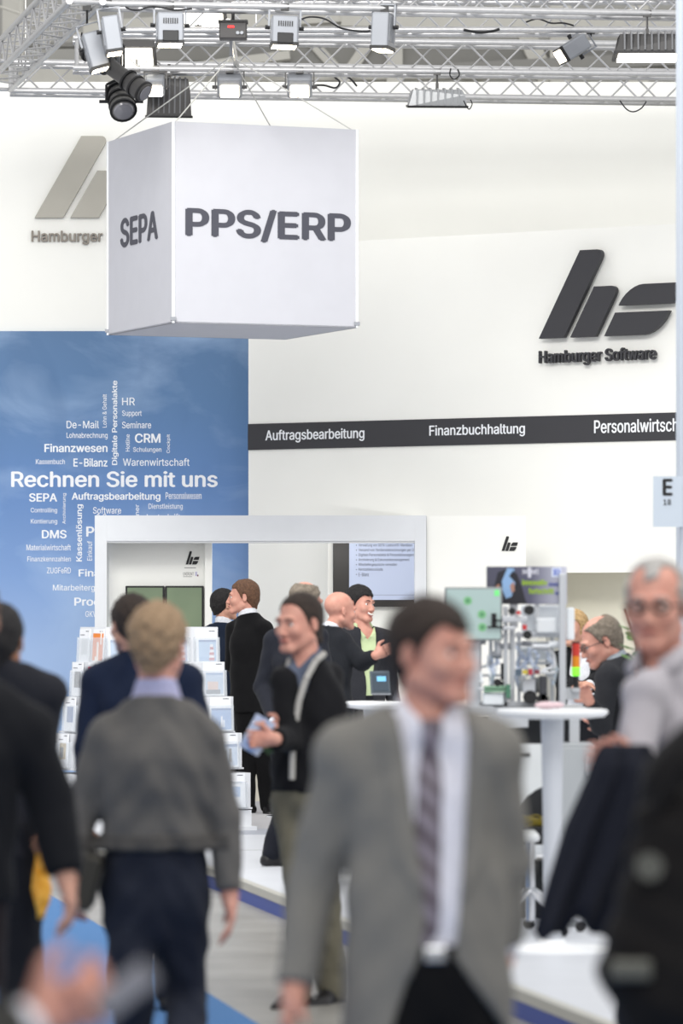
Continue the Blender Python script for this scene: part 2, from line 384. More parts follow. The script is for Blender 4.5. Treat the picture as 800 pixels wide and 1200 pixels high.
# angled wall
A0 = Vector(((291-400)/F*37.3, 37.3, 0)); A1 = Vector(((800-400)/F*35.1, 35.1, 0)); U = (A1-A0).normalized(); NA = Vector((U.y, -U.x, 0))
if NA.y > 0: NA = -NA
zA = plane_hit(800, 262, A0, NA).z; zR = plane_hit(700, 671, A0, NA).z
Lr = plane_hit(628, 671, A0, NA); Aend = A0+U*6.2
g = G()
def slab(p, q, z0, z1, t=.16):
    p = Vector(p); q = Vector(q); B = -NA*t
    V = [(p.x, p.y, z0), (q.x, q.y, z0), (q.x+B.x, q.y+B.y, z0), (p.x+B.x, p.y+B.y, z0), (p.x, p.y, z1), (q.x, q.y, z1), (q.x+B.x, q.y+B.y, z1), (p.x+B.x, p.y+B.y, z1)]
    g.add(V, [(3,2,1,0),(4,5,6,7),(0,1,5,4),(1,2,6,5),(2,3,7,6),(3,0,4,7)])
slab(A0, (Lr.x, Lr.y, 0), PH+.001, zR); slab(A0, Aend, zR, zA)
struct(g.obj('wall_right', WALL))
g = G(); R0 = Vector((Lr.x, Lr.y, 0))-NA*.5; slab(R0, R0+U*4.2, PH+.001, zR+.1, .08); struct(g.obj('wall_recess', CREAM))
# dark band with words
za = plane_hit(291, 497, A0, NA).z; zb = plane_hit(291, 527.5, A0, NA).z
band = thing('name_band', 'long dark grey strip with white product words across the angled wall', 'wall strip', (A0.x, A0.y, zb))
G().prism([(0.001, 0), (6.1, 0), (6.1, za-zb), (0.001, za-zb)], (0, 0, 0), U, (0, 0, 1), NA, .012).obj('strip', DGREY, band)
PB = A0+NA*.012
for s_, b_ in [('Auftragsbearbeitung', (311, 504, 427, 519.5)), ('Finanzbuchhaltung', (503, 498.5, 615, 514)), ('Personalwirtschaft', (696, 492, 812, 508))]:
    text_px(s_, b_, PB, NA, .003, WTEXT, band, .015, U=U)
# big emblem on the angled wall
e2 = emblem(637, 296.5, 805, 397.5, A0, NA, U, .05, DGREY, 'large dark grey slanted bar emblem on the angled wall above the strip', .04)
text_px('Hamburger Software', (633, 411, 770, 430), A0+NA*.03, NA, .035, DGREY, e2, .022, U=U)

# ------------------------------------------------------------------ lighting trusses
ZT = EYE+612/140.0         # underside chord height
TS = .24                   # chord spacing
BR_ME = {}
def brace_mesh(L):
    key = round(L, 3)
    if key not in BR_ME: BR_ME[key] = G().cyl((0, 0, 0), (L, 0, 0), .0085, n=6, cap=False).mesh(ALU, True)
    return BR_ME[key]
def put_brace(a, b, parent):
    a = Vector(a); b = Vector(b); d = b-a; o = link('brace', brace_mesh(d.length), parent, None, a)
    o.rotation_euler = d.to_track_quat('X', 'Z').to_euler()
def truss(p, q, label, pitch=.48):
    p = Vector(p); q = Vector(q); d = q-p; L = d.length; d.normalize(); ang = math.atan2(d.y, d.x)
    t = thing('box_truss', label, 'truss', p, ang, 'lighting trusses over the stand')
    for y in (0, TS):
        for z in (0, TS): G().cyl((-.03, y, z), (L, y, z), .025, n=12).obj('chord', ALU, t, True)
    nseg = int(L/pitch)
    for i in range(nseg):
        x0 = i*pitch+.02; xm = x0+pitch/2; x1 = x0+pitch
        for y, sw in ((0, 0), (TS, 1)):          # upright faces
            za, zb = (0, TS) if not sw else (TS, 0)
            put_brace((x0, y, za), (xm, y, zb), t); put_brace((xm, y, zb), (x1, y, za), t)
        for z in (0, TS):
            put_brace((x0, 0, z), (xm, TS, z), t); put_brace((xm, TS, z), (x1, 0, z), t)
    for x in (0, L):
        for z in (0, TS): G().cyl((x, 0, z), (x, TS, z), .016, n=8).obj('end_bar', ALU, t, True)
        for y in (0, TS): G().cyl((x, y, 0), (x, y, TS), .016, n=8).obj('end_bar', ALU, t, True)
    return t
def at_z(px, py, z):        # the point of the pixel ray at height z
    Y = (z-EYE)*F/(HOR-py); return Vector(((px-400)*Y/F, Y, z))
T_far0, T_far1 = at_z(17, 106, ZT), at_z(830, 117.5, ZT)
T_near0, T_near1 = at_z(125, 4, ZT), at_z(830, 16.5, ZT)
dl = (T_near0-T_far0)
TR = {}
def side_pt(s): return T_far0+dl*s
def lat(s, pxr, pyr, label):
    a = side_pt(s)+Vector((.30, .30*.13, 0)); b = at_z(pxr, pyr, ZT); return truss(a, b, label)
TR['far'] = truss(T_far0, T_far1, 'rearmost long lighting truss, lowest in the picture, crossing in front of the rear wall')
TR['B'] = lat(.30, 830, 87, 'long lighting truss carrying the lit flood lamps, second from the rear')
TR['D'] = lat(.73, 830, 34.5, 'long lighting truss above the hanging cube, second from the front')
TR['near'] = truss(T_near0, T_near1, 'frontmost long lighting truss at the top edge of the picture')
sd = side_pt(1.0); s0 = side_pt(0.0)
dd = (sd-s0).normalized()
# the side truss runs from the near corner to the far corner, just outside the ends of the others
TR['side'] = truss(Vector((sd.x, sd.y, ZT))+Vector((-.03, -.05, 0)), Vector((s0.x, s0.y, ZT))+Vector((-.03, -.06, 0)), 'slanting left side lighting truss running away from the camera')
for (x, y, tz) in [(95, 0, .25), (52, 0, .5), (500, 14, .2), (740, 14, .2)]: pass
# hoist wires up to the roof
for s_, (px_, py_) in enumerate([(30, 100), (520, 10), (745, 14), (300, 30)]):
    p = at_z(px_, py_, ZT+TS)
    tag(G().cyl(p, (p.x, p.y, 13.0), .006, n=6).obj('hoist_wire', WIRE), ['thin steel hoist wire above the far left truss corner', 'thin steel hoist wire above the middle of the front truss', 'thin steel hoist wire above the right part of the trusses', 'thin steel hoist wire above the hanging cube'][s_], 'wire')

# ------------------------------------------------------------------ lamps on the trusses
def yon(tr, px, back=False):
    t = TR[tr]; p = Vector(t.location); a_ = t.rotation_euler[2]; d = Vector((math.cos(a_), math.sin(a_), 0))
    if back: p = p+Vector((-d.y, d.x, 0))*TS
    m = (px-400)/F; s_ = (m*p.y-p.x)/(d.x-m*d.y); return p.y+d.y*s_
def clamp_to(g, top, zt):    # hook from lamp yoke up to its chord
    g.cyl(top, (top.x, top.y, zt), .008, n=8); g.box((top.x-.03, top.y-.02, zt-.03), (top.x+.03, top.y+.02, zt+.02))
def ME(loc, yaw=0, pitch=0, roll=0): return Matrix.Translation(loc)@Matrix.Rotation(yaw, 4, 'Z')@Matrix.Rotation(pitch, 4, 'X')@Matrix.Rotation(roll, 4, 'Y')
def display_spot(px, py, Y, w, h, yaw, roll, label, zt, d=.2, glow=True, pitch=0, vents=False):
    c = pt(px, py, Y); t = thing('display_spotlight', label, 'lamp', c); M = ME((0, 0, 0), yaw, pitch, roll)
    g = G(); g.box((-w/2, -d/2, -h/2), (w/2, d/2, h/2), M, bev=.012); g.obj('housing', LAMPG, t)
    g = G()
    for i in range(5): g.box((-w/2-.004, -d/2+.03+i*(d-.06)/5, -h*.3), (w/2+.004, -d/2+.042+i*(d-.06)/5, h*.42), M)
    g.obj('cooling_fin', LAMPG, t)
    G().box((-w/2+.012, -d/2+.012, -h/2-.012), (w/2-.012, d/2-.012, -h/2-.002), M).obj('lit_face', LIT if glow else WHITEP, t)
    G().box((-w/2-.003, -d/2-.003, -h/2-.006), (w/2+.003, d/2+.003, -h/2+.02), M).obj('front_rim', BLACK, t)
    if vents:
        g = G()
        for i in range(7): g.box((-w*.28+i*w*.085, -d/2-.006, h*.12), (-w*.28+i*w*.085+.008, -d/2+.01, h*.3), M)
        g.obj('vent_slot', BLACK, t)
        G().box((-w*.3, -d/2-.012, -h*.46), (w*.3, -d/2, -h*.1), M, bev=.005).obj('rear_plate', BLACK, t)
    g = G(); g.box((-w/2-.025, -.012, h*.1), (-w/2-.012, .012, h*.75), M); g.box((w/2+.012, -.012, h*.1), (w/2+.025, .012, h*.75), M); g.box((-w/2-.025, -.012, h*.73), (w/2+.025, .012, h*.76), M)
    g.obj('yoke', LAMPG, t)
    g = G(); g.cyl(M@Vector((-w/2-.045, 0, h*.12)), M@Vector((-w/2-.01, 0, h*.12)), .016, n=10); g.obj('tilt_knob', BLACK, t); g = G(); g.cyl(M@Vector((w/2+.045, 0, h*.12)), M@Vector((w/2+.01, 0, h*.12)), .016, n=10); g.obj('tilt_knob', BLACK, t)
    top = M@Vector((0, 0, h*.75)); g = G(); clamp_to(g, top, zt-c.z); g.obj('clamp', BLACK, t)
    return t, c
def spot_light(c, target, power, size=.12):
    l = bpy.data.lights.new('lamp_beam', 'SPOT'); l.energy = power; l.spot_size = math.radians(75); l.spot_blend = .8; l.shadow_soft_size = size; l.color = (1, .96, .88)
    o = bpy.data.objects.new('lamp_beam', l); COL.objects.link(o); o.location = c; o.rotation_euler = (Vector(target)-Vector(c)).to_track_quat('-Z', 'Y').to_euler()
Yn_ = 31.1
display_spot(199, 34, yon('near', 199), .19, .22, .1, 0, 'grey box spotlight with vents under the front truss, above the left part of the cube', ZT, vents=True)
display_spot(333, 37, yon('near', 333), .19, .21, .1, .03, 'grey box spotlight with vents under the front truss, above the right part of the cube', ZT, vents=True)
display_spot(449, 37, yon('near', 449), .13, .26, -.3, .05, 'slim grey spotlight hanging upright under the front truss right of the cube', ZT, d=.2)
display_spot(671, 57, yon('D', 671), .12, .22, .2, 1.0, 'grey spotlight tilted to the left under the front truss at right', ZT)
display_spot(111, 60, yon('side', 111), .13, .27, .15, -.28, 'lower left of two silver spotlights clamped to the left side truss', ZT+.02)
display_spot(131, 41, yon('near', 131), .12, .26, .1, -.15, 'upper right of two silver spotlights clamped to the left side truss', ZT+.04)
def flood(px, py, Y, label, zt, w=.20, h=.18, tilt=.5):
    c = pt(px, py, Y); t = thing('flood_lamp', label, 'lamp', c, 0, 'lit square flood lamps'); M = ME((0, 0, 0), 0, tilt)
    g = G(); g.box((-w/2, -.03, -h/2), (w/2, .09, h/2), M, bev=.02); g.obj('housing', LAMPG, t)
    G().box((-w*.36, -.04, -h*.40), (w*.36, -.028, h*.12), M).obj('lit_face', LIT, t)
    g = G(); g.box((-w/2-.02, -.01, -.02), (-w/2-.008, .01, h*.75)); g.box((w/2+.008, -.01, -.02), (w/2+.02, .01, h*.75)); g.box((-w/2-.02, -.01, h*.73), (w/2+.02, .01, h*.78)); g.obj('yoke', LAMPD, t)
    g = G(); g.cyl((-w/2-.04, 0, 0), (-w/2, 0, 0), .014, n=8); g.obj('tilt_knob', LAMPD, t); g = G(); g.cyl((w/2+.04, 0, 0), (w/2, 0, 0), .014, n=8); g.obj('tilt_knob', LAMPD, t)
    g = G(); clamp_to(g, Vector((0, 0, h*.75)), zt-c.z); g.obj('clamp', LAMPD, t); return c
for i, (x_, y_, Y_) in enumerate([(269, 102, yon('B', 269)), (351, 102, yon('B', 351))]):
    c = flood(x_, y_, Y_, ['lit flood lamp under the second rear truss, above the middle of the cube', 'lit flood lamp under the second rear truss, above the right part of the cube'][i], ZT)
    spot_light(c+Vector((0, -.12, -.06)), (c.x, c.y-3.5, 0), 60)
c = flood(182, 102, yon('B', 182)-.0, 'small lit flood lamp beside the large ribbed lamp at left', ZT, .15, .16); spot_light(c+Vector((0, -.12, -.06)), (c.x, 30, 0), 40)
def ribbed_lamp(px, py, Y, w, h, d, label, zt, lit, ribs=6, M=None, housing=LAMPD, facedown=True, hook=(0, 0)):
    c = pt(px, py, Y); t = thing('ribbed_flood_light', label, 'lamp', c)
    M = M or Matrix.Identity(4)
    g = G(); N = [(-w/2, -h/2), (w/2, -h/2), (w/2*.93, h*.2), (w/2*.84, h/2), (-w/2*.84, h/2), (-w/2*.93, h*.2)]
    V = [M@Vector((a, -d/2*(1 if b < h*.3 else .7), b)) for a, b in N]+[M@Vector((a, d/2*(1 if b < h*.3 else .7), b)) for a, b in N]; n_ = 6
    g.add(V, [tuple(range(n_))[::-1], tuple(range(n_, 2*n_))]+[(i, (i+1) % n_, n_+(i+1) % n_, n_+i) for i in range(n_)]); g.obj('housing', housing, t)
    for i in range(ribs):
        x = -w*.36+i*w*.72/(ribs-1); G().box((x-.006, -d/2-.012, -h*.42), (x+.006, d/2+.012, h/2+.012), M).obj('cooling_rib', (housing if housing is not LAMPD else mat('lamp rib', '#6c6d70', .45, .2)), t)
    G().box((-w/2-.01, -d/2-.012, -h/2-.014), (w/2+.01, d/2+.012, -h/2+.004), M).obj('rim', BLACK, t)
    if lit: G().box((-w*.45, -d*.45, -h/2-.024), (w*.45, d*.45, -h/2-.012), M).obj('lit_face', LITW, t)
    g = G(); g.box((-.012, -.012, h*.4), (.012, .012, h*.9)); clamp_to(g, Vector((hook[0], hook[1], h*.5)), zt-c.z); g.obj('clamp', LAMPD, t)
    return t
ribbed_lamp(512, 114.5, yon('B', 512), .47, .13, .2, 'silver ribbed flood light hanging below the rear trusses right of the cube', ZT, False, 7, ME((0, 0, 0), .05, .15), mat('silver lamp housing', '#a9abad', .4, .4))
ribbed_lamp(758, 54, yon('near', 758), .48, .14, .26, 'long dark ribbed flood light with lit face at right end of front truss', ZT, True, 8, ME((0, 0, 0), 0, -.10))
ribbed_lamp(198, 114, yon('B', 198, True), .36, .30, .09, 'large dark grey ribbed lamp seen from behind, left above the cube', ZT, False, 7, ME((0, 0, 0), .1, .15))
def panel_light(px, py, Y, w, d, label, zt):
    c = pt(px, py, Y); t = thing('panel_light', label, 'lamp', c); M = ME((0, 0, 0), 0, -.30)
    g = G(); g.box((-w/2, -d/2, 0), (w/2, d/2, .05), M, bev=.008); g.box((-w/2-.01, -d/2-.01, -.012), (w/2+.01, d/2+.01, .004), M); g.obj('housing', LAMPD, t)
    G().box((-w/2+.02, -d/2+.02, -.022), (w/2-.02, d/2-.02, -.010), M).obj('lit_face', LITW, t)
    g = G(); clamp_to(g, Vector((0, 0, .04)), zt-c.z); g.obj('clamp', LAMPD, t)
panel_light(232, 25, yon('D', 232, True), .42, .42, 'square lit panel light under the trusses, above the left part of the cube', ZT+.05)
panel_light(160, 66, yon('B', 160), .30, .40, 'square lit panel light behind the black profile spot at left', ZT)
# dark power box with red display, carries the cube hoist
c = pt(273, 36, yon('near', 273, True)); t = thing('hoist_controller', 'black box with a small red display under the truss above the cube', 'control box', c)
G().box((-.10, -.07, -.065), (.10, .07, .055), bev=.008).obj('case', mat('controller case', '#3c3a3a', .5), t); G().box((-.108, -.075, .055), (.108, .075, .07)).obj('lid', BLACK, t)
G().box((-.035, -.078, .012), (.01, -.069, .026)).obj('display', mat('red display', '#ff3030', emis=('#ff2020', 2)), t)
for i in range(2): G().cyl((.035+.03*i, -.085, -.025), (.035+.03*i, -.069, -.025), .012, n=10).obj('dial', LAMPG, t)
g = G(); g.cyl((0, 0, .07), (0, 0, ZT-c.z), .012); g.obj('hanger', BLACK, t)
# profile spots
def lathe_along(g, prof, M, n=20):
    g.lathe(prof, n, M)
c = pt(137, 84, 32.6); t = thing('profile_spot', 'large black profile spotlight pointing down to the right at the left truss corner', 'lamp', c)
d = Vector((.36, -.20, -.29)).normalized(); M = d.to_track_quat('Z', 'Y').to_matrix().to_4x4()
g = G(); g.lathe([(.02, -.36), (.075, -.34), (.08, -.1), (.062, -.08), (.062, .12), (.075, .14), (.08, .30), (.07, .31)], 20, M); g.obj('barrel', LAMPD, t, True)
for z in (-.3, -.2, -.1, .12, .2, .29): G().lathe([(.07, z-.008), (.088, z-.008), (.088, z+.008), (.07, z+.008)], 20, M).obj('barrel_ring', BLACK, t, True)
G().lathe([(.001, .312), (.062, .312), (.062, .318), (.001, .318)], 20, M).obj('lens', mat('lamp lens glass', '#8a8a90', .05, 0, spec=.8), t, True)
g = G(); 
for s_ in (-1, 1): g.tube([M@Vector((s_*.10, 0, 0)), M@Vector((s_*.10, 0, 0))+Vector((0, 0, .2)), Vector((0, 0, .28))], .009)
g.obj('yoke', BLACK, t); g = G(); clamp_to(g, Vector((0, 0, .28)), ZT-c.z); g.obj('clamp', BLACK, t)
c = pt(142, 119, 33.0); t = thing('fresnel_spot', 'short black spotlight with side knobs hanging lowest below the left truss', 'lamp', c)
M = Vector((.15, -.6, -.55)).normalized().to_track_quat('Z', 'Y').to_matrix().to_4x4()
g = G(); g.lathe([(.03, -.16), (.085, -.14), (.09, -.02), (.075, 0), (.10, .04), (.10, .12), (.085, .125)], 20, M); g.obj('barrel', mat('lamp barrel mid grey', '#6f6e6c', .35, .4), t, True)
for z in (-.12, -.03, .05, .115): G().lathe([(.08, z-.009), (.107, z-.009), (.107, z+.009), (.08, z+.009)], 20, M).obj('barrel_ring', BLACK, t, True)
G().lathe([(.001, .127), (.08, .127), (.07, .14), (.001, .15)], 20, M).obj('lens', MATS['lamp lens glass'], t, True)
g = G(); g.tube([(-.115, 0, 0), (-.115, 0, .13), (0, 0, .19), (.115, 0, .13), (.115, 0, 0)], .010); g.obj('yoke', BLACK, t)
for s_ in (-1, 1): G().cyl((s_*.10, 0, 0), (s_*.17, 0, 0), .013, n=8).obj('tilt_knob', BLACK, t)
g = G(); clamp_to(g, Vector((0, 0, .19)), ZT-c.z); g.obj('clamp', BLACK, t)
# cable loops
def cable(pxs, Y, label, r=.006, m=CABLE):
    P = [pt(a, b, Y) for a, b in pxs]; Q = []
    for i in range(len(P)-1):
        p0 = P[max(0, i-1)]; p1 = P[i]; p2 = P[i+1]; p3 = P[min(len(P)-1, i+2)]
        for k in range(5):
            t = k/5; Q.append(.5*((2*p1)+(p2-p0)*t+(2*p0-5*p1+4*p2-p3)*t*t+(3*p1-p0-3*p2+p3)*t**3))
    Q.append(P[-1]); o = G().tube(Q, r, 6).obj('power_cable', m); tag(o, label, 'cable', 'cables along the trusses')
cable([(726, 118), (734, 128), (742, 131), (751, 127), (757, 119)], yon('far', 740)-.03, 'black cable sagging below the rearmost truss at right')
cable([(528, 80), (527, 88), (532, 93), (538, 88), (536, 81)], yon('B', 532)-.03, 'small black cable loop on the second rear truss right of the cube')
cable([(96, 38), (95, 50), (103, 56), (112, 47), (113, 36)], 32.0, 'black cable loop beside the two silver spotlights')
cable([(143, 3), (150, 10), (162, 12), (175, 8), (190, 9), (205, 12), (225, 10)], yon('near', 180)-.03, 'black cable running along the front truss at top left', .007)
cable([(350, 24), (362, 20), (380, 22), (400, 33), (425, 37), (434, 36)], yon('D', 400)-.03, 'black cable sagging between two truss chords right of the cube', .007)
cable([(543, 35), (560, 38), (575, 37), (585, 34)], yon('D', 560)-.03, 'black cable bundle lying under the second front truss', .011)
cable([(616, 26), (630, 22), (645, 27), (660, 27), (672, 30)], yon('D', 645)-.03, 'black cable arching over the second front truss at right', .007)
cable([(369, 100), (380, 100), (393, 103), (398, 96), (392, 90), (400, 88), (410, 92), (418, 101)], yon('far', 400)-.03, 'tangled black cable on the rearmost truss right of the cube', .009)
cable([(543, 118), (549, 128), (553, 122), (551, 117)], 34.3, 'short safety cable hooked at the end of the silver flood light', .005)

# ------------------------------------------------------------------ hanging cube
s = 1.5; th = math.radians(22)
cY = 5000*s/236.0
C0 = pt(203, 378.5, cY); du = Vector((math.cos(th), math.sin(th), 0)); dv = Vector((-math.sin(th), math.cos(th), 0))
k0 = 5000/cY; Hc = (378.5-142)/k0
cube = thing('hanging_cube_sign', 'large white fabric cube hung under the trusses reading SEPA and PPS/ERP', 'hanging sign', C0, 0)
FAB = mat('white sign fabric', '#c5c6cd', .7)
wF = s*.985; wL = s
def quadslab(o, u, v, n, name, m, t=.012): return G().prism([(0, 0), (1, 0), (1, 1), (0, 1)], o, u, v, n, t).obj(name, m, cube)
nF = Vector((du.y, -du.x, 0)); nL = Vector((-dv.y, dv.x, 0))
if nL.x > 0: nL = -nL
up = Vector((0, 0, Hc))
quadslab((0, 0, 0), du*wF, up, -nF, 'front_panel', FAB); quadslab((0, 0, 0), dv*wL, up, -nL, 'side_panel', FAB)
quadslab(dv*wL, du*wF, up, nF, 'back_panel', FAB); quadslab(du*wF, dv*wL, up, nL, 'side_panel', FAB)
quadslab((0, 0, 0), du*wF, dv*wL, (0, 0, 1), 'bottom_panel', mat('sign underside fabric', '#c3c6d0', .8))
for p in (Vector((0, 0, 0)), du*wF, dv*wL, du*wF+dv*wL):
    G().cyl(p, p+up, .012, n=8).obj('edge_tube', WHITEP, cube)
    G().box((p.x-.022, p.y-.022, .02), (p.x+.022, p.y+.022, .045)).obj('corner_fitting', LAMPG, cube)
SIGN = mat('sign lettering grey', '#4a4b55', .7)
# words: measured as fractions of each face
Pf = C0+nF*.002; Pl = C0+nL*.002
text_px('PPS/ERP', (217, 242, 411, 281), Pf, nF, .002, SIGN, cube, .03, U=du)
V_ = plane_hit(141, 291, Pl, nL); V2 = plane_hit(185, 284, Pl, nL)
hh = (291-254)/k0*1.03
lettering('SEPA', Vector((V_.x, V_.y, V_.z))-C0-Vector((0, 0, 0)), Vector((V2.x-V_.x, V2.y-V_.y, 0)), (0, 0, hh*.93), nL, .002, SIGN, cube, .03)
apex = pt(273, 66, cY+ (du*wF/2+dv*wL/2).y)
apex = Vector((C0.x+(du*wF/2+dv*wL/2).x, C0.y+(du*wF/2+dv*wL/2).y, apex.z))
for p, l_ in ((Vector((0, 0, 0)), 'front'), (du*wF, 'right'), (dv*wL, 'left'), (du*wF+dv*wL, 'rear')):
    G().cyl(apex-C0, p*.96+(du*wF/2+dv*wL/2)*.04+up, .005, n=6).obj('suspension_wire', WIRE, cube)
G().cyl(apex-C0, Vector((apex.x, apex.y, ZT+.04))-C0, .012, n=8).obj('hanger', LAMPG, cube)
o = G().cyl((apex.x, yon('D', 273)-.1, ZT+.05), (apex.x, yon('B', 273)+.35, ZT+.05), .024, n=12).obj('rigging_pipe', ALU, None, True); tag(o, 'short silver pipe across the trusses carrying the hanging cube', 'pipe')

# ------------------------------------------------------------------ kiosk frame with screens
YK = 35.0
def kb(name, x0, y0, x1, y1, Y, d, m, parent, bev=0, zb=None):
    a = pt(x0, y1, Y); b = pt(x1, y0, Y); o = parent.location if parent else Vector((0, 0, 0))
    if zb is not None: a.z = zb
    return G().box((a.x-o.x, Y-o.y, a.z-o.z), (b.x-o.x, Y+d-o.y, b.z-o.z), bev=bev).obj(name, m, parent)
base = pt(111, 900, YK); kiosk = thing('portal_frame', 'white lacquered portal frame standing in front of the blue sky print', 'stand frame', (base.x, YK, PH))
kb('post', 111, 604, 125, 0, YK, .35, FRAME, kiosk, zb=PH); kb('post', 486, 604, 499.5, 0, YK, .35, FRAME, kiosk, zb=PH)
kb('cross_beam', 125.05, 604, 485.95, 634, YK, .35, FRAME, kiosk)
kb('soffit_strip', 125.05, 634, 485.95, 636, YK+.02, .3, WHITEP, kiosk)
pan = thing('screen_wall', 'white panel inside the portal carrying two black-framed green screens', 'wall panel', (pt(125, 0, YK+.4).x, YK+.4, PH))
kb('panel', 125.5, 606, 248, 0, YK+.40, .08, WALL, pan, zb=PH)
kb('side_return', 240, 632, 248, 0, YK+.30, .099, WALL, pan, zb=PH)
r = thing('company_emblem', 'small black slanted bar emblem above the two green screens', 'emblem', pt(217.5, 661.5, YK+.399))
logo((0, 0, 0), Vector((.058, 0, 0)), Vector((0, 0, 15.5*.00708)), Vector((0, -1, 0)), .004, BLACK, r)
text_px('UNIRONT', (214.5, 670.5, 227, 674.5), (0, YK+.4, 0), (0, -1, 0), .001, mat('grey lettering', '#8d8d8a', .6), r, .01)
kb('rule', 216, 665, 229.5, 665.8, YK+.398, .002, MATS['grey lettering'], r); kb('rule', 214.5, 675.5, 225, 676.1, YK+.398, .002, MATS['grey lettering'], r)
kb('small_badge', 228.6, 670, 231, 675, YK+.398, .002, mat('pale violet print', '#c8c4dc', .6), r); kb('small_badge', 231, 673.4, 232.4, 675.4, YK+.398, .002, mat('dark red print', '#6e3440', .6), r)
GSCR = mat('green screen image', '#7f8f72', .3, noise=(1.6, '#66785f', .8), emis=None, spec=.5)
def monitor(x0, y0, x1, y1, Y, label, scr, bz=2.2, bez=BLACK, d=.05, name='wall_monitor', cat='screen'):
    a = pt(x0, y1, Y); b = pt(x1, y0, Y); t = thing(name, label, cat, a); W_ = b.x-a.x; H_ = b.z-a.z; z = bz*Y/F
    G().box((0, 0, 0), (W_, d, H_), bev=.006).obj('case', bez, t)
    G().box((z, -.003, z), (W_-z, .002, H_-z)).obj('screen', scr, t); return t, W_, H_
monitor(147, 686.5, 192.6, 741, YK+.345, 'left of two green wall screens above the brochure stand', GSCR)
monitor(193.4, 686.5, 238.5, 738, YK+.345, 'right of two green wall screens, below the small black emblem', GSCR)
# large presentation screen seen through the portal
SL = mat('presentation slide', '#9aa2b6', .3, emis=('#bcc7e0', .38))
t, W_, H_ = monitor(390, 620, 560, 711, 36.3, 'large presentation screen with bulleted German text inside the portal', SL, 1, mat('dark bezel', '#2a2725', .35), .06)
for o in list(t.children):
    if o.name.startswith('screen'): bpy.data.objects.remove(o)
ks = 36.3/F
G().box((19*ks, -.004, 8*ks), (W_-4*ks, .002, H_-4*ks)).obj('screen', SL, t)
SLT = mat('slide text', '#45485a', .6)
for i, (s_, x1) in enumerate([('Verwaltung von SEPA-Lastschrift-Mandaten', 483), ('Versand von Verdienstabrechnungen per De-Mail', 495), ('Digitale Personalakte & Personalmanagement', 490), ('Archivierung & Dokumentenmanagement', 479.5), ('Mitarbeitergespräche verwalten', 465), ('Kennzahlencockpits', 448.5), ('E-Bilanz', 432)]):
    y = 637+i*5.7; text_px(s_, (420, y, x1, y+4.2), (0, 36.295, 0), (0, -1, 0), .001, SLT, t, .0, 'slide_line')
    kb('bullet', 417, y+1.5, 418, y+2.5, 36.294, .001, SLT, t)
kb('slide_rule', 411, 697, 545, 697.5, 36.294, .001, mat('slide rule', '#8d93a8'), t)
mount = kb('monitor_wall', 384, 606, 640, 0, 36.37, .06, WALL, None, zb=PH); tag(mount, 'plain white partition behind the large presentation screen', 'wall panel')
# white side panel right of the portal
p = kb('side_panel', 499.8, 604.5, 616, 0, 35.12, .16, WALL, None, zb=PH); tag(p, 'plain white partition with a small emblem beside the portal frame', 'wall panel')
r = thing('company_emblem', 'small black slanted bar emblem on the white partition right of the portal', 'emblem', pt(587.5, 645.5, 35.115))
logo((0, 0, 0), Vector((.068, 0, 0)), Vector((0, 0, 17*.00702)), Vector((0, -1, 0)), .004, BLACK, r)

# ------------------------------------------------------------------ right pillar and hall sign
YPL = 24.0
a = pt(796.5, 0, YPL); struct(G().box((a.x, YPL, PH+.001), (a.x+.3, YPL+.3, 8), bev=.01).obj('trim_90', mat('pillar pale blue white', '#b9c1cc', .5)))
a = pt(765, 617.5, YPL-.02); b = pt(800, 558, YPL-.02)
sg = thing('hall_sign', 'small pale blue sign reading E 18 fixed to the pillar at right', 'sign', a)
G().box((0, 0, 0), (b.x-a.x, .012, b.z-a.z)).obj('plate', mat('pale blue sign plate', '#c3cdd8', .4), sg)
g = G(); g.box((b.x-a.x-.07, .012, .1), (b.x-a.x-.01, .022, .13)); g.obj('bracket', LAMPG, sg)
text_px('E', (776, 561, 788, 581), (0, YPL-.02, 0), (0, -1, 0), .001, BLACK, sg, .035); text_px('18', (777, 585, 786, 592), (0, YPL-.02, 0), (0, -1, 0), .001, BLACK, sg, .02)

# ------------------------------------------------------------------ brochure stand and brochures
YB = 5000/163.0; rot = math.radians(29)
cn = pt(122, 740, YB)          # near corner at the top tier
stand = thing('brochure_stand', 'tall stepped white brochure stand with clear pockets on all tiers', 'display stand', (cn.x, cn.y, PH), rot)
ST = Matrix.Translation((cn.x, cn.y, PH))@Matrix.Rotation(rot, 4, 'Z')
LW, LD = .95, .46
RACK = mat('white rack board', '#dcdee2', .45); ACR = mat('acrylic pocket', '#eef3f8', .12, alpha=.28, spec=.6)
tops = [735, 774, 815, 858, 905]; ph_ = .255
ztop = [EYE+(HOR-y)*YB/F-PH for y in tops]
boxo('core', (.02, .02, 0), (LW-.02, LD-.02, ztop[0]+.0), RACK, stand)
boxo('base', (-.27, -.27, 0), (LW+.15, LD+.15, .03), RACK, stand)
boxo('plinth', (-.24, -.24, .03), (LW+.12, LD+.12, ztop[4]-ph_-.03), RACK, stand)
bro_front = [('lighthouse', '#9fbfe0'), ('hand', '#e8e2de'), ('boat', '#6f9fd8'), ('people', '#c9d4e2'), ('letter', '#dfe6ef')]
BWH = mat('brochure paper', '#eef0f4', .5)
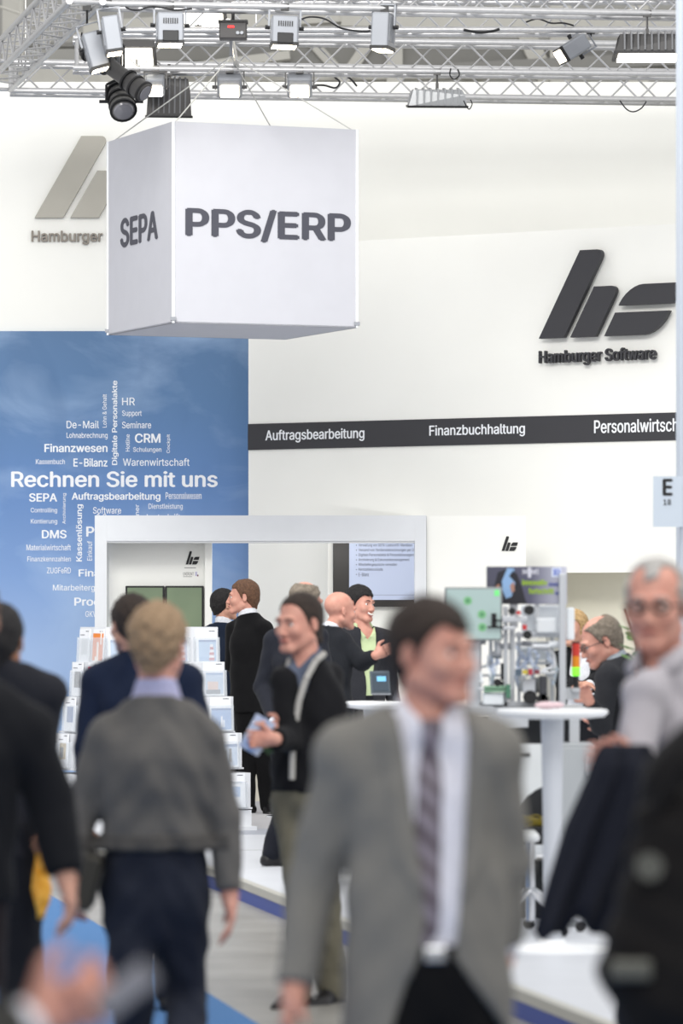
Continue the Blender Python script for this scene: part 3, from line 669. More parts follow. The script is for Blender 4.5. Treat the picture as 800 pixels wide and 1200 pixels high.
def brochure(kind, tier, side, label, group, w=.17, h=.245):
    g = G(); g.use(BWH).box((-w/2, 0, 0), (w/2, .008, h))
    f = -.0012
    def q(x0, z0, x1, z1, c, rough=.5, dz=0): g.use(mat('print '+c, c, rough)).box((x0*w-w/2, f-dz, z0*h), (x1*w-w/2, .001, z1*h))
    q(.62, .93, .9, .95, '#3b4048')
    if kind == 'lighthouse':
        q(.12, .05, .95, .68, '#a5c3e2'); q(.12, .62, .95, .68, '#3f6ea8', dz=.0002); q(.12, .05, .95, .17, '#8fb0d4', dz=.0002)
        for i in range(6): q(.66-.012*(5-i), .07+i*.08, .80+.012*(5-i), .07+(i+1)*.08, '#b8384a' if i % 2 == 0 else '#f0eef0', dz=.0005)
    elif kind == 'hand':
        q(.12, .05, .95, .68, '#b6c9e0'); q(.12, .62, .95, .68, '#7d9cc4', dz=.0002); q(.2, .15, .7, .42, '#d8b9ab', dz=.0004); q(.12, .05, .8, .18, '#5f6670', dz=.0006)
    elif kind == 'boat':
        q(.05, .03, 1, .66, '#7aa4d6'); q(.05, .60, 1, .66, '#3f6ea8', dz=.0002); q(.5, .1, .58, .42, '#f1f3f6', dz=.0005); q(.6, .1, .68, .32, '#e4e9f0', dz=.0005)
    elif kind == 'people':
        q(.12, .05, .95, .68, '#b9cbe2'); q(.3, .1, .45, .5, '#39404e', dz=.0004); q(.55, .15, .68, .55, '#4d4238', dz=.0004); q(.12, .6, .95, .68, '#4b74ac', dz=.0005)
    elif kind == 'letter':
        q(.2, .3, .75, .6, '#8fb0da'); q(.2, .7, .85, .74, '#a9b0ba', dz=.0003); q(.2, .15, .6, .2, '#a9b0ba', dz=.0003)
    elif kind in ('orange', 'red'):
        q(.0, .08, 1, .88, '#e8842c' if kind == 'orange' else '#d4384c'); q(.40, .0, .58, .62, '#f4efe9', dz=.0006); q(.25, .0, .45, .2, '#f4efe9', dz=.0008); q(.72, .55, .85, .95, '#f4efe9', dz=.0004)
    else:
        q(.25, .25, .85, .72, {'greyblue': '#4c6ea6', 'photo': '#4a4a46', 'plain': '#d5d8dc', 'figure': '#b59a4c'}[kind]); q(.1, .82, .5, .84, '#6a6e76', dz=.0003)
        if kind == 'figure': q(.3, .3, .6, .6, '#33363a', dz=.0005)
    o = g.obj('brochure'); tag(o, label, 'brochure', group); return o
BROKIND = {}
def put_bro(kind, Mloc, label, group):
    k = kind
    if k not in BROKIND: BROKIND[k] = brochure(k, 0, 0, label, group); o = BROKIND[k]
    else: o = BROKIND[k].copy(); COL.objects.link(o)
    o['label'] = label; o['group'] = group; o.matrix_world = ST@Mloc
pock = G().box((-.10, -.022, 0), (.10, -.018, .19)).box((-.10, -.018, -.004), (.10, .012, 0)).box((-.102, -.022, 0), (-.098, .012, .19)).box((.098, -.022, 0), (.102, .012, .19)).mesh(ACR)
ORD = ['top', 'second', 'third', 'fourth', 'lowest']
for ti in range(5):
    off = .066*ti; z0 = ztop[ti]-ph_-.01
    # tier board
    boxo('tier_board', (-off+.02, -off+.02, z0-.012), (LW+off*.55-.02, LD+off*.5, z0-.001), RACK, stand)
    boxo('tier_back', (-off+.03, -off+.03, z0), (LW+off*.55-.03, LD, ztop[ti]-.015), RACK, stand)
    nfr = 4; Wt = LW+off*1.55
    for i in range(nfr):
        x = -off+Wt*(i+.5)/nfr; M = Matrix.Translation((x, -off+.012, z0))@Matrix.Rotation(-.05, 4, 'X')
        o = link('pocket', pock, stand); o.matrix_local = M
        kd = bro_front[ti][0]
        put_bro(kd, M@Matrix.Translation((0, -.012, .004)), '%s brochure, %s on front of the %s tier of the stand' % ({'lighthouse': 'striped lighthouse', 'hand': 'hand photo', 'boat': 'white sailboat', 'people': 'people photo', 'letter': 'blue square'}[kd], ['leftmost', 'second from left', 'second from right', 'rightmost'][i], ORD[ti]), 'front brochures of the %s tier' % ORD[ti])
    for i in range(2):
        y = -off+(LD+off)*(i+.5)/2; M = Matrix.Translation((-off+.012, y, z0))@Matrix.Rotation(-math.pi/2, 4, 'Z')@Matrix.Rotation(-.05, 4, 'X')
        o = link('pocket', pock, stand); o.matrix_local = M
        kd = (['orange', 'red', 'orange', 'red', 'letter'][ti] if i == 0 else ['plain', 'photo', 'greyblue', 'figure', 'plain'][ti])
        put_bro(kd, M@Matrix.Translation((0, -.012, .004)), '%s brochure, %s left side pocket, %s stand tier' % ({'orange': 'orange', 'red': 'red', 'letter': 'white', 'plain': 'plain pale', 'photo': 'white dark-photo', 'greyblue': 'white blue-square', 'figure': 'white yellow-figure'}[kd], 'nearer' if i == 0 else 'farther', ORD[ti]), 'side brochures of the stand')

# ------------------------------------------------------------------ tables
def lathe_table(px, py, Y, r, label, top_m=WHITEP, col=(.075, .05), name='standing_table', base_r=.3):
    c = pt(px, py, Y); t = thing(name, label, 'table', (c.x, c.y, PH)); h = c.z-PH
    G().lathe([(r*.55, h-.045), (r*.93, h-.035), (r, h-.018), (r*.99, h-.004), (r*.95, h)], 40).obj('table_top', top_m, t, True)
    G().lathe([(col[1], .02), (col[1], h*.5), (col[0], h-.045)], 24).obj('column', mat('grey table column', '#c4c8cf', .4), t, True)
    G().lathe([(base_r, 0), (base_r, .008), (col[1]+.03, .03), (col[1]+.01, .05)], 32).obj('base_plate', top_m, t, True)
    return t, h
tab1, h1 = lathe_table(647, 831, 5000/250.0, .262, 'round white standing table in front of the automation rig', col=(.054, .044))
tab1.location.x += .0
# its column is off-centre to the right in the picture: second foot
a = pt(536, 829, 21.6); b = pt(664, 836, 21.6)
bench = thing('rig_bench', 'long grey bench table carrying the automation rig', 'bench', ((a.x+b.x)/2, 21.9, PH))
W2 = (b.x-a.x)/2+.1; hb = EYE+(HOR-829)*21.6/F-PH
boxo('bench_top', (-W2, -.3, hb-.035), (W2, .35, hb), mat('grey bench board', '#b4b7bb', .4), bench)
for x in (-W2+.06, W2-.06):
    for y in (-.25, .3): boxo('leg', (x-.025, y-.025, 0), (x+.025, y+.025, hb-.035), ALU2, bench)
boxo('equipment_drawer', (-.12, -.32, hb-.10), (.08, -.29, hb-.035), ALU2, bench)
boxo('modesty_panel', (-W2+.1, .05, .35), (W2-.02, .07, hb-.05), mat('dark modesty panel', '#333437', .6), bench)
def lc(px_, py_, Y, o): p = pt(px_, py_, Y); return p-Vector(o.location)

# ------------------------------------------------------------------ automation rig
Rg = thing('automation_rig', 'aluminium profile automation rig with cylinders, white boxes and cables on the bench', 'machine', (bench.location.x, 21.9, PH+hb))
def rb(name, x0, y0, x1, y1, Y, d, m, bev=0): return kb(name, x0, y0, x1, y1, Y, d, m, Rg, bev)
z828 = 828.5
for (x0, x1, y0, Y) in [(590, 595, 710, 21.7), (597, 603, 705, 21.72), (655, 663, 672, 21.65), (560, 564, 745, 21.8), (573, 577, 745, 21.8), (645, 649, 742, 22.0), (549, 553, 748, 22.0), (606, 610, 740, 22.0)]:
    rb('profile_upright', x0, y0, x1, z828, Y, .04, ALU2, .004)
for (x0, y0, x1, y1, Y) in [(588, 722, 618, 729, 21.6), (604, 741, 656, 747, 21.75), (604, 752, 656, 757, 21.95), (560, 743, 592, 747, 21.85), (552, 822, 655, 828.4, 21.7), (604, 775, 645, 779, 22.0), (560, 790, 590, 793, 21.9), (588, 734, 604, 738, 21.6), (560, 806, 600, 809, 21.6), (610, 787, 652, 790, 21.7)]:
    rb('profile_beam', x0, y0, x1, y1, Y, .04, ALU2, .004)
WB = mat('white machine cover', '#e8ecef', .4)
rb('white_cover', 612, 709, 656, 741, 21.82, .2, WB, .012); rb('white_cover', 628, 724, 652, 742, 21.70, .1, WB, .01); rb('white_cover', 606, 758, 644, 774, 22.05, .12, WB, .01)
rb('white_cover', 664, 712, 673, 750, 21.7, .08, WB, .008)
rb('white_cover', 612, 796, 627, 812, 21.6, .1, mat('grey machine block', '#b9bcc0', .4), .006); rb('machine_block', 632, 792, 641, 822, 21.6, .1, mat('dark machine block', '#3c3d42', .4), .006)
rb('machine_block', 566, 812, 590, 826, 21.62, .12, WB, .006); rb('circuit_board', 567, 804, 594, 811, 21.6, .1, mat('circuit board green', '#7fa88a', .5), .002)
rb('circuit_board', 593, 802, 598, 818, 21.58, .06, mat('circuit board dark green', '#4f7f66', .5), .002)
rb('valve_block', 612, 785, 618, 790, 21.55, .05, mat('yellow valve', '#c9b53c', .5)); rb('valve_block', 619, 784, 624, 791, 21.55, .05, mat('red valve', '#b03440', .5)); rb('valve_block', 626, 785, 632, 790, 21.55, .05, mat('dark red valve', '#7a3440', .5))
rb('valve_block', 604, 784, 611, 792, 21.55, .05, mat('blue valve', '#51606e', .5)); rb('emergency_button', 605, 716, 610, 720, 21.58, .04, mat('red button', '#c63a3c', .5)); rb('emergency_button', 612, 732, 617, 738, 21.6, .04, mat('red button', '#c63a3c', .5))
rnd = random.Random(3)
for i in range(16):
    x = rnd.uniform(563, 648); y = rnd.choice([rnd.uniform(795, 824), rnd.uniform(750, 770)]); c = lc(x, y, 21.72, Rg); L = rnd.uniform(.03, .09); ax = rnd.choice([(1, 0, 0), (0, 0, 1), (0, 0, 1)])
    G().cyl(c, c+Vector(ax)*L, rnd.uniform(.010, .02), n=10).obj('air_cylinder', rnd.choice([ALU2, ALU2, BLACK, LAMPG, WB]), Rg, True)
for (x, y, r_) in [(621, 817, .035), (636, 820, .03), (583, 800, .02), (618, 744, .022), (620, 715, .025), (600, 716, .018)]:
    c = lc(x, y, 21.6, Rg); G().cyl(c, c+Vector((0, .06, 0)), r_, n=16).obj('motor', BLACK, Rg, True)
# draped pale tubing bundles
TB = mat('pale blue air hose', '#c9d3e4', .5)
for i in range(14):
    x = rnd.uniform(568, 583) if i < 6 else rnd.uniform(608, 650); y0 = rnd.uniform(765, 772) if i < 6 else rnd.uniform(756, 776)
    P = [lc(x+rnd.uniform(-6, 6)+k_*rnd.uniform(-2, 2), y0+k_*(rnd.uniform(7, 11)), 21.75+rnd.uniform(-.05, .1), Rg) for k_ in range(5)]
    G().tube(P, .007 if i < 6 else .009, 6).obj('air_hose', rnd.choice([TB, WB, TB, mat('white hose', '#eceef2', .5)]), Rg, True)
# signal tower
st = thing('signal_tower', 'signal light column, red over orange over lit green, beside the rig', 'signal light', lc(674.5, 806, 21.75, Rg)+Rg.location)
zt0 = st.location.z; kk = 21.75/F
G().cyl((0, 0, 0), (0, 0, 14*kk), .016, n=16).obj('socket', BLACK, st, True)
G().cyl((0, 0, 14*kk), (0, 0, 24*kk), .021, n=20).obj('green_lens', mat('lit green lens', '#5eb02c', emis=('#7dff3a', 1.0)), st, True)
G().cyl((0, 0, 24*kk), (0, 0, 37*kk), .021, n=20).obj('orange_lens', mat('orange lens', '#e08a1e', .3), st, True)
G().cyl((0, 0, 37*kk), (0, 0, 52*kk), .021, n=20).obj('red_lens', mat('red lens', '#c83a2e', .3), st, True)
G().cyl((0, 0, 52*kk), (0, 0, 54*kk), .021, n=20).obj('cap', BLACK, st, True)
g = G(); g.box((-.07, .02, -.06), (.02, .04, 0)); g.box((-.02, -.02, -.02), (.02, .04, 0)); g.obj('bracket', ALU2, st)
# monitor on the rig
SC = mat('rig screen image', '#8a9e9b', .3, emis=('#c2d4d2', .28))
t, W_, H_ = monitor(521, 688, 588.5, 751, 21.62, 'flat monitor showing green round shapes beside the rig', SC, 2.4, mat('grey monitor bezel', '#8b9091', .4), .05, 'rig_monitor')
for (x, y) in [(548, 704), (564.5, 720), (565, 735), (534, 722), (533, 740)]:
    c = lc(x, y, 21.61, t); g = G(); g.cyl((c.x, -.006, c.z), (c.x, .0, c.z), .022, n=20); g.obj('screen_disc', mat('screen green', '#7db284', emis=('#7ab584', .15)), t); G().cyl((c.x, -.008, c.z), (c.x, 0, c.z), .011, n=16).obj('screen_disc_centre', mat('screen dark green', '#5b9468', emis=('#579468', .1)), t)
c = lc(582, 696, 21.61, t); G().box((c.x-.012, -.006, c.z-.01), (c.x+.012, 0, c.z+.02)).obj('screen_button', mat('screen bright green', '#6fcf7a', emis=('#66cf74', .4)), t)
g = G(); g.box((W_/2-.03, .05, -.33), (W_/2+.03, .08, H_/2)); g.box((W_/2-.1, -.015, -.339), (W_/2+.1, .07, -.33)); g.obj('stand_arm', ALU2, t)
c = lc(578, 728, 21.6, t); g = G(); g.box((c.x-.01, -.03, c.z-.03), (c.x+.015, -.008, c.z+.04)); g.box((c.x-.03, -.03, c.z-.035), (c.x+.05, -.008, c.z-.025)); g.box((c.x, -.03, c.z-.0), (c.x+.04, -.008, c.z+.008)); g.obj('camera_arm', BLACK, t)
# poster
pm = bpy.data.materials.new('poster print'); pm.use_nodes = True; nt = pm.node_tree; b = nt.nodes['Principled BSDF']; b.inputs['Roughness'].default_value = .4
tc = nt.nodes.new('ShaderNodeTexCoord'); sp = nt.nodes.new('ShaderNodeSeparateXYZ'); nt.links.new(tc.outputs['Generated'], sp.inputs[0]); cr = nt.nodes.new('ShaderNodeValToRGB'); nt.links.new(sp.outputs['X'], cr.inputs['Fac'])
cr.color_ramp.elements[0].color = srgb('#4b4b5c'); cr.color_ramp.elements[1].color = srgb('#c9cad8'); q = cr.color_ramp.elements.new(.55); q.color = srgb('#54546a')
nt.links.new(cr.outputs['Color'], b.inputs['Base Color'])
a = pt(570, 708, 21.7); bq = pt(664, 664, 21.7)
po = thing('rig_poster', 'dark violet poster with a suited figure and green words above the rig', 'poster', a)
W_ = bq.x-a.x; H_ = bq.z-a.z; G().box((0, 0, 0), (W_, .02, H_)).obj('board', pm, po)
def pp(name, poly, c, dz=.001): G().prism([(x*W_, z*H_) for x, z in poly], (0, 0, 0), (1, 0, 0), (0, 0, 1), (0, -1, 0), dz).obj(name, mat('poster '+c, c, .5), po)
pp('printed_figure', [(.08, .35), (.14, .85), (.30, .98), (.38, .80), (.44, .45), (.50, .0), (.20, 0), (.12, .2)], '#26262e', .001)
pp('printed_figure', [(.19, .62), (.26, .97), (.34, .95), (.36, .6), (.31, .2), (.24, .15), (.20, .35)], '#8fb3dc', .002); pp('printed_figure', [(.28, .75), (.33, .9), (.42, .55), (.40, .48)], '#22232b', .003)
pp('printed_figure', [(.12, .5), (.16, .55), (.16, .38), (.12, .36)], '#a87866', .002); pp('printed_figure', [(.29, .5), (.34, .6), (.35, .35), (.31, .3)], '#b08574', .004)
pp('printed_badge', [(.81, .72), (.93, .72), (.93, .97), (.81, .97)], '#dfe6f6', .002)
PO = Vector((0, 21.7, 0))
text_px('innovativ', (611.5, 679, 641, 686), PO, (0, -1, 0), .002, mat('poster lime lettering', '#9fc22c', .5), po, .03); text_px('fortschritt', (619, 689, 649, 696), PO, (0, -1, 0), .002, MATS['poster lime lettering'], po, .03)
text_px('denken', (643, 682, 655, 687), PO, (0, -1, 0), .002, mat('poster blue lettering', '#4a5aa8', .5), po, .02); text_px('sein', (650, 692, 661, 697), PO, (0, -1, 0), .002, MATS['poster blue lettering'], po, .02)
text_px('IO', (648, 667, 656, 674), PO-Vector((0, .002, 0)), (0, -1, 0), .002, mat('poster badge blue', '#4664c8', .5), po, .03); text_px('NOMI', (612, 667, 631, 673), PO, (0, -1, 0), .002, mat('poster white lettering', '#d8d8e2', .5), po, .02)
kb('printed_cross', 618.5, 665, 622, 677, 21.697, .003, MATS['poster white lettering'], po)
g = G(); g.box((W_-.16, .02, -.10), (W_-.14, .05, H_*.6)); g.box((.14, .02, -.12), (.16, .05, H_*.6)); g.obj('poster_bracket', ALU2, po)

# left standing table with tablet, chrome table behind
lathe_table(440, 822, 5000/197.0, .19, 'white standing table with a tilted tablet, behind the man in the grey jacket', name='standing_table')
tb = pt(446, 818, 5000/197.0); t = thing('tablet_stand', 'dark tablet display tilted back on the small white standing table', 'tablet', (tb.x, tb.y, tb.z+.0195))
M = ME((0, 0, 0), .25, -.25); G().box((-.06, -.006, .005), (.06, .006, .145), M, bev=.004).obj('case', mat('tablet case', '#4c565f', .4), t); G().box((-.048, -.009, .02), (.048, -.004, .13), M).obj('screen', mat('tablet screen', '#3e4a55', .2), t)
G().box((-.02, -.011, .08), (.035, -.008, .11), M).obj('screen_image', mat('tablet image', '#6fb0d8', emis=('#6fb0d8', .4)), t); G().box((-.06, -.04, 0), (.06, .06, .008)).obj('foot', LAMPG, t)
c = pt(325, 952, 32.0); t = thing('chrome_table', 'small high table on a chrome pole behind the leaning man', 'table', (c.x, 33.0, PH))
G().cyl((0, 0, .02), (0, 0, .72), .014, n=14).obj('pole', STEEL, t, True); G().cyl((.022, 0, .02), (.022, 0, .72), .009, n=12).obj('pole', STEEL, t, True)
G().lathe([(.11, 0), (.10, .012), (.02, .025)], 24).obj('base', STEEL, t, True); G().lathe([(.20, .72), (.21, .735), (.20, .745)], 30).obj('table_top', WHITEP, t, True)
c = pt(293, 950, 34.4); t = thing('cream_stool', 'cream moulded stool behind the legs of the man in the black suit', 'stool', (c.x+.03, 35.9, PH))
G().lathe([(.12, .0), (.11, .02), (.05, .2), (.055, .38), (.13, .52), (.14, .58), (.12, .6)], 24).obj('shell', CREAM, t, True); G().lathe([(.12, .6), (.118, .615), (.08, .62)], 24).obj('seat_pad', WHITEP, t, True)
# white moulded chair and grey cabinet under the tables
CH = mat('white chair shell', '#dde0e0', .35)
c = pt(628, 1000, 20.9); t = thing('moulded_chair', 'white moulded swivel chair with a slot in its back, beside the table column', 'chair', (c.x-.02, 21.05, PH))
ztp = lc(0, 873, 20.8, t).z
def cpx(a_, b_): q_ = lc(a_, b_, 20.85, t); return (q_.x, q_.z)
out = [cpx(*p_) for p_ in [(563, 873), (566, 871), (641, 872), (644, 875), (644.5, 905), (643, 914), (637, 921), (627, 926), (618, 933), (611, 944), (607, 958), (604, 975), (590, 985), (572, 985), (563, 950)]]
G().prism(out, (0, -.2, 0), (1, 0, 0), (0, 0, 1), (0, 1, 0), .03).obj('back_shell', CH, t)
g = G(); q0 = cpx(572, 982); q1 = cpx(642, 985); g.box((q0[0], -.2, q0[1]-.02), (q1[0]-.04, .22, q0[1]+.02), bev=.015); g.obj('seat_shell', CH, t)
zsl = lc(0, 885, 20.8, t).z; xs0 = cpx(604, 885)[0]; xs1 = cpx(621, 885)[0]
G().box((xs0, -.206, zsl-.008), (xs1, -.195, zsl+.008)).obj('back_slot', BLACK, t)
G().cyl((0, 0, .06), (0, 0, .45), .022, n=12).obj('stem', STEEL, t, True)
for i in range(5):
    a_ = 2*math.pi*i/5+.3; o = G().cyl((0, 0, .22), (.26*math.cos(a_), .26*math.sin(a_), .05), .018, .012, n=8).obj('leg', STEEL, t, True); G().cyl((.26*math.cos(a_), .26*math.sin(a_)-.012, .025), (.26*math.cos(a_), .26*math.sin(a_)+.012, .025), .025, n=12).obj('castor', BLACK, o)
a = pt(652, 871, 21.5); b = pt(696, 1000, 21.5)
cb = thing('low_cabinet', 'plain grey cabinet under the bench, right of the table column', 'cabinet', ((a.x+b.x)/2, 21.45, PH))
w_ = (b.x-a.x)/2; h_ = a.z-PH; boxo('body', (-w_, 0, 0), (w_, .35, h_), mat('grey cabinet', '#a5a9ac', .5), cb, .008); boxo('door', (-w_+.01, -.018, .03), (w_-.01, 0, h_-.02), mat('grey cabinet door', '#a9adb0', .5), cb, .004); boxo('handle', (w_-.05, -.035, h_-.16), (w_-.035, -.018, h_-.06), STEEL, cb)
# equipment under the bench
def eq(name, px_, py_, Y, sx, sy, sz, m, label, cat): c = pt(px_, py_, Y); o = boxo(name, (c.x-sx/2, Y-sy/2, PH+.0), (c.x+sx/2, Y+sy/2, PH+sz), m, None, .01); tag(o, label, cat); return o
eq('power_unit', 632, 980, 22.2, .26, .26, .30, mat('black power unit', '#26282a', .5), 'black power unit on the podium behind the white chair', 'equipment box')
eq('tool_case', 560, 1000, 19.6, .3, .25, .13, mat('silver tool case', '#b8bcc0', .35, .5), 'silver flat case on the podium left of the white chair', 'case')
boxo('lower_shelf', (-W2+.07, -.24, .33), (W2-.25, .03, .35), WB, bench)
def on_shelf(name, px_, sx, sz, m, label, cat, dz=0): c_ = pt(px_, 0, 21.75); o_ = boxo(name, (c_.x-sx/2, 21.68, PH+.351+dz), (c_.x+sx/2, 21.86, PH+.351+dz+sz), m, None, .005); tag(o_, label, cat)
on_shelf('control_unit', 625, .16, .05, WB, 'flat white control unit on the lower shelf of the bench', 'equipment box')
on_shelf('power_supply', 622, .13, .09, BLACK, 'black power supply on top of the flat white control unit', 'equipment box', .051)
g = G(); cc_ = pt(628, 0, 21.76); rr = random.Random(2)
for q_ in range(4): g.tube([Vector((cc_.x+.055*math.cos(t_)*(1+.1*q_), cc_.y+.04*math.sin(t_), PH+.50+.012*q_+.01*math.sin(t_*3+q_))) for t_ in [i_*.52 for i_ in range(13)]], .006, 6)
tag(g.obj('cable_coil', mat('yellow cable', '#8a7a26', .5)), 'coil of yellow cable on the black power supply under the bench', 'cable')
# notices on the round table
g = G(); c = pt(640, 828, 20.0); g.ball((0, 0, 0), .04, 12, (1.4, .9, .45)); g.ball((.05, .02, 0), .03, 12, (1.2, .9, .5)); o = g.obj('crumpled_cloth', mat('pink white cloth', '#dcc3c8', .8), None, True, (c.x, 20.0, tab1.location.z+h1+.018)); tag(o, 'small crumpled pinkish cloth on the round white table', 'cloth')
# plant behind the glasses man
c = pt(742, 800, 23.0); t = thing('potted_plant', 'small green leafy plant with twigs behind the man with glasses', 'plant', (c.x, 23.0, PH))
G().lathe([(.10, 0), (.14, .3), (.15, .32), (.13, .32), (.12, .30)], 20).obj('pot', WHITEP, t, True); LF = mat('leaf green', '#5f8a3c', .5)
zp = EYE+(HOR-740)*23/F-PH; G().cyl((0, 0, .28), (.02, 0, zp), .012, n=8).obj('stem', mat('bark brown', '#6e4a38', .8), t)
for i in range(3): G().cyl((.02, 0, zp-.1), (-.05+.05*i, .02, zp+.12+.06*i), .006, n=6).obj('twig', MATS['bark brown'], t)
for i in range(12):
    a_ = i*2.4; z_ = zp-.18+.02*i; L = .11; d = Vector((math.cos(a_), math.sin(a_)*.8, .35)).normalized(); s_ = d.cross(Vector((0, 0, 1))).normalized()*.035; p = Vector((.015, 0, z_))
    V = [p, p+d*L*.35+s_, p+d*L*.75+s_*.8, p+d*L, p+d*L*.75-s_*.8, p+d*L*.35-s_, p+d*L*.5-Vector((0, 0, .01))]
    link('leaf', mesh(V, [(0, 1, 6), (1, 2, 6), (2, 3, 6), (3, 4, 6), (4, 5, 6), (5, 0, 6)], True, LF), t)

# ------------------------------------------------------------------ people: signed distance volumes turned into one continuous surface
def smin(a, b, k):
    if k <= 0: return np.minimum(a, b)
    h = np.maximum(k-np.abs(a-b), 0)/k; return np.minimum(a, b)-h*h*k*.25
def axis_coords(lo, hi, g, fine, gf):
    """grid positions, finer inside the given intervals"""
    xs = [lo]
    while xs[-1] < hi:
        x = xs[-1]; st = gf if any(a-g <= x <= b+g*.5 for a, b in fine) else g; xs.append(x+st)
    return np.array(xs)
class Vol:
    def __init__(s, xs, ys, zs): s.ax = (xs, ys, zs); s.F = np.full((len(xs), len(ys), len(zs)), .2)
    def like(s): v = Vol.__new__(Vol); v.ax = s.ax; v.F = np.full(s.F.shape, .2); return v
    def cp(s): v = Vol.__new__(Vol); v.ax = s.ax; v.F = s.F.copy(); return v
    def sub(s, lo, hi):
        sl = []
        for a, l, h in zip(s.ax, lo, hi):
            i = max(0, np.searchsorted(a, l)-1); j = min(len(a), np.searchsorted(a, h)+1); sl.append(slice(i, j))
        if any(q.stop-q.start < 1 for q in sl): return None, None
        X, Y, Z = np.meshgrid(s.ax[0][sl[0]], s.ax[1][sl[1]], s.ax[2][sl[2]], indexing='ij')
        return tuple(sl), np.stack([X, Y, Z], -1)
    def put(s, sl, d, k, op):
        if op == 'add': s.F[sl] = smin(s.F[sl], d, k)
        else: s.F[sl] = -smin(-s.F[sl], d, k)
    def cone(s, a, b, ra, rb=None, k=.015, M=None, op='add'):
        rb = ra if rb is None else rb; a = np.array(a, float); b = np.array(b, float); ms = 1.0; R = max(ra, rb)
        if M is not None: ms = 1/max(1, np.abs(np.linalg.svd(M)[1]).max()); big = 1/min(1, np.linalg.svd(M)[1].min())
        else: big = 1
        pad = R*big+k+.03; sl, P = s.sub(np.minimum(a, b)-pad, np.maximum(a, b)+pad)
        if sl is None: return s
        if M is not None: P = P@M.T; a = M@a; b = M@b
        ba = b-a; L = ba@ba+1e-12; h = np.clip(((P-a)@ba)/L, 0, 1); d = np.linalg.norm(P-a-h[..., None]*ba, axis=-1)-(ra+(rb-ra)*h)
        s.put(sl, d*(ms if ms < 1 else 1), k, op); return s
    def ell(s, c, r, R=None, k=.012, op='add'):
        c = np.array(c, float); r = np.array(r, float); pad = r.max()+k+.03; sl, P = s.sub(c-pad, c+pad)
        if sl is None: return s
        q = P-c
        if R is not None: q = q@R
        k0 = np.linalg.norm(q/r, axis=-1); k1 = np.linalg.norm(q/r**2, axis=-1)+1e-9; s.put(sl, np.where(k0 < 1e-6, -r.min(), k0*(k0-1)/k1), k, op); return s
    def grid(s): return np.meshgrid(*s.ax, indexing='ij')
def surface(vol):
    Fd = vol.F.copy(); Fd[[0, -1]] = .1; Fd[:, [0, -1]] = .1; Fd[:, :, [0, -1]] = .1
    ins = Fd < 0; nx, ny, nz = Fd.shape; c = np.zeros((nx-1, ny-1, nz-1), np.int8)
    for i in (0, 1):
        for j in (0, 1):
            for k in (0, 1): c += ins[i:nx-1+i, j:ny-1+j, k:nz-1+k]
    act = (c > 0) & (c < 8); I = np.argwhere(act); n = len(I)
    if n == 0: return np.zeros((0, 3)), np.zeros((0, 4), int)
    idx = -np.ones(act.shape, np.int64); idx[act] = np.arange(n)
    acc = np.zeros((n, 3)); cnt = np.zeros(n); corners = [(i, j, k) for i in (0, 1) for j in (0, 1) for k in (0, 1)]
    A = vol.ax; co = lambda Q: np.stack([A[0][Q[:, 0]], A[1][Q[:, 1]], A[2][Q[:, 2]]], 1)
    for p in corners:
        for ax in range(3):
            if p[ax]: continue
            q = list(p); q[ax] = 1; P = I+np.array(p); Q = I+np.array(q); fa = Fd[tuple(P.T)]; fb = Fd[tuple(Q.T)]
            m = (fa < 0) != (fb < 0); t = np.where(m, fa/np.where(np.abs(fa-fb) < 1e-12, 1, fa-fb), 0)
            pa = co(P); pb = co(Q); acc += (pa+(pb-pa)*t[:, None])*m[:, None]; cnt += m
    V = acc/cnt[:, None]; Fc = []
    for ax in range(3):
        sl0 = [slice(None)]*3; sl1 = [slice(None)]*3; sl0[ax] = slice(0, -1); sl1[ax] = slice(1, None)
        ch = ins[tuple(sl0)] != ins[tuple(sl1)]; E = np.argwhere(ch); u, v = [(1, 2), (2, 0), (0, 1)][ax]
        E = E[(E[:, u] > 0) & (E[:, v] > 0) & (E[:, u] < Fd.shape[u]-1) & (E[:, v] < Fd.shape[v]-1)]
        if len(E) == 0: continue
        def cell(du_, dv_): Q = E.copy(); Q[:, u] -= du_; Q[:, v] -= dv_; return idx[tuple(Q.T)]
        q = np.stack([cell(1, 1), cell(0, 1), cell(0, 0), cell(1, 0)], 1); flip = ~ins[tuple(E.T)]; q[flip] = q[flip][:, ::-1]; Fc.append(q)
    Fc = np.concatenate(Fc); return V, Fc
def vmesh(vol, m, xf=None):
    V, Fc = surface(vol)
    if xf is not None: V = xf(V)
    me = bpy.data.meshes.new('mesh'); me.vertices.add(len(V)); me.vertices.foreach_set('co', V.astype(np.float32).ravel())
    me.loops.add(len(Fc)*4); me.loops.foreach_set('vertex_index', Fc.ravel().astype(np.int32)); me.polygons.add(len(Fc))
    me.polygons.foreach_set('loop_start', np.arange(0, len(Fc)*4, 4, dtype=np.int32)); me.polygons.foreach_set('use_smooth', np.ones(len(Fc), bool))
    me.update(calc_edges=True); me.validate()
    if m: me.materials.append(m)
    return me
def rotm(yaw, pitch=0, roll=0):
    """columns: local right, back, up of a head that faces -Y at yaw 0; yaw turns toward +X"""
    return np.array((Matrix.Rotation(yaw, 3, 'Z')@Matrix.Rotation(pitch, 3, 'X')@Matrix.Rotation(roll, 3, 'Y')))
SKIN = mat('skin fair', '#c99a84', .5, noise=(22, '#b98270', .5), spec=.35)
SKIN2 = mat('skin pink', '#cf9a88', .5, noise=(22, '#bd7f70', .6), spec=.35)
SKIN3 = mat('skin tan', '#9c6f56', .5, noise=(22, '#8a5d48', .5), spec=.3)
LIPS = mat('lips', '#a9625a', .5); EYEW = mat('eye white', '#e4dfda', .25); IRIS = mat('iris', '#33261f', .3); TEETH = mat('teeth', '#ece7de', .3)
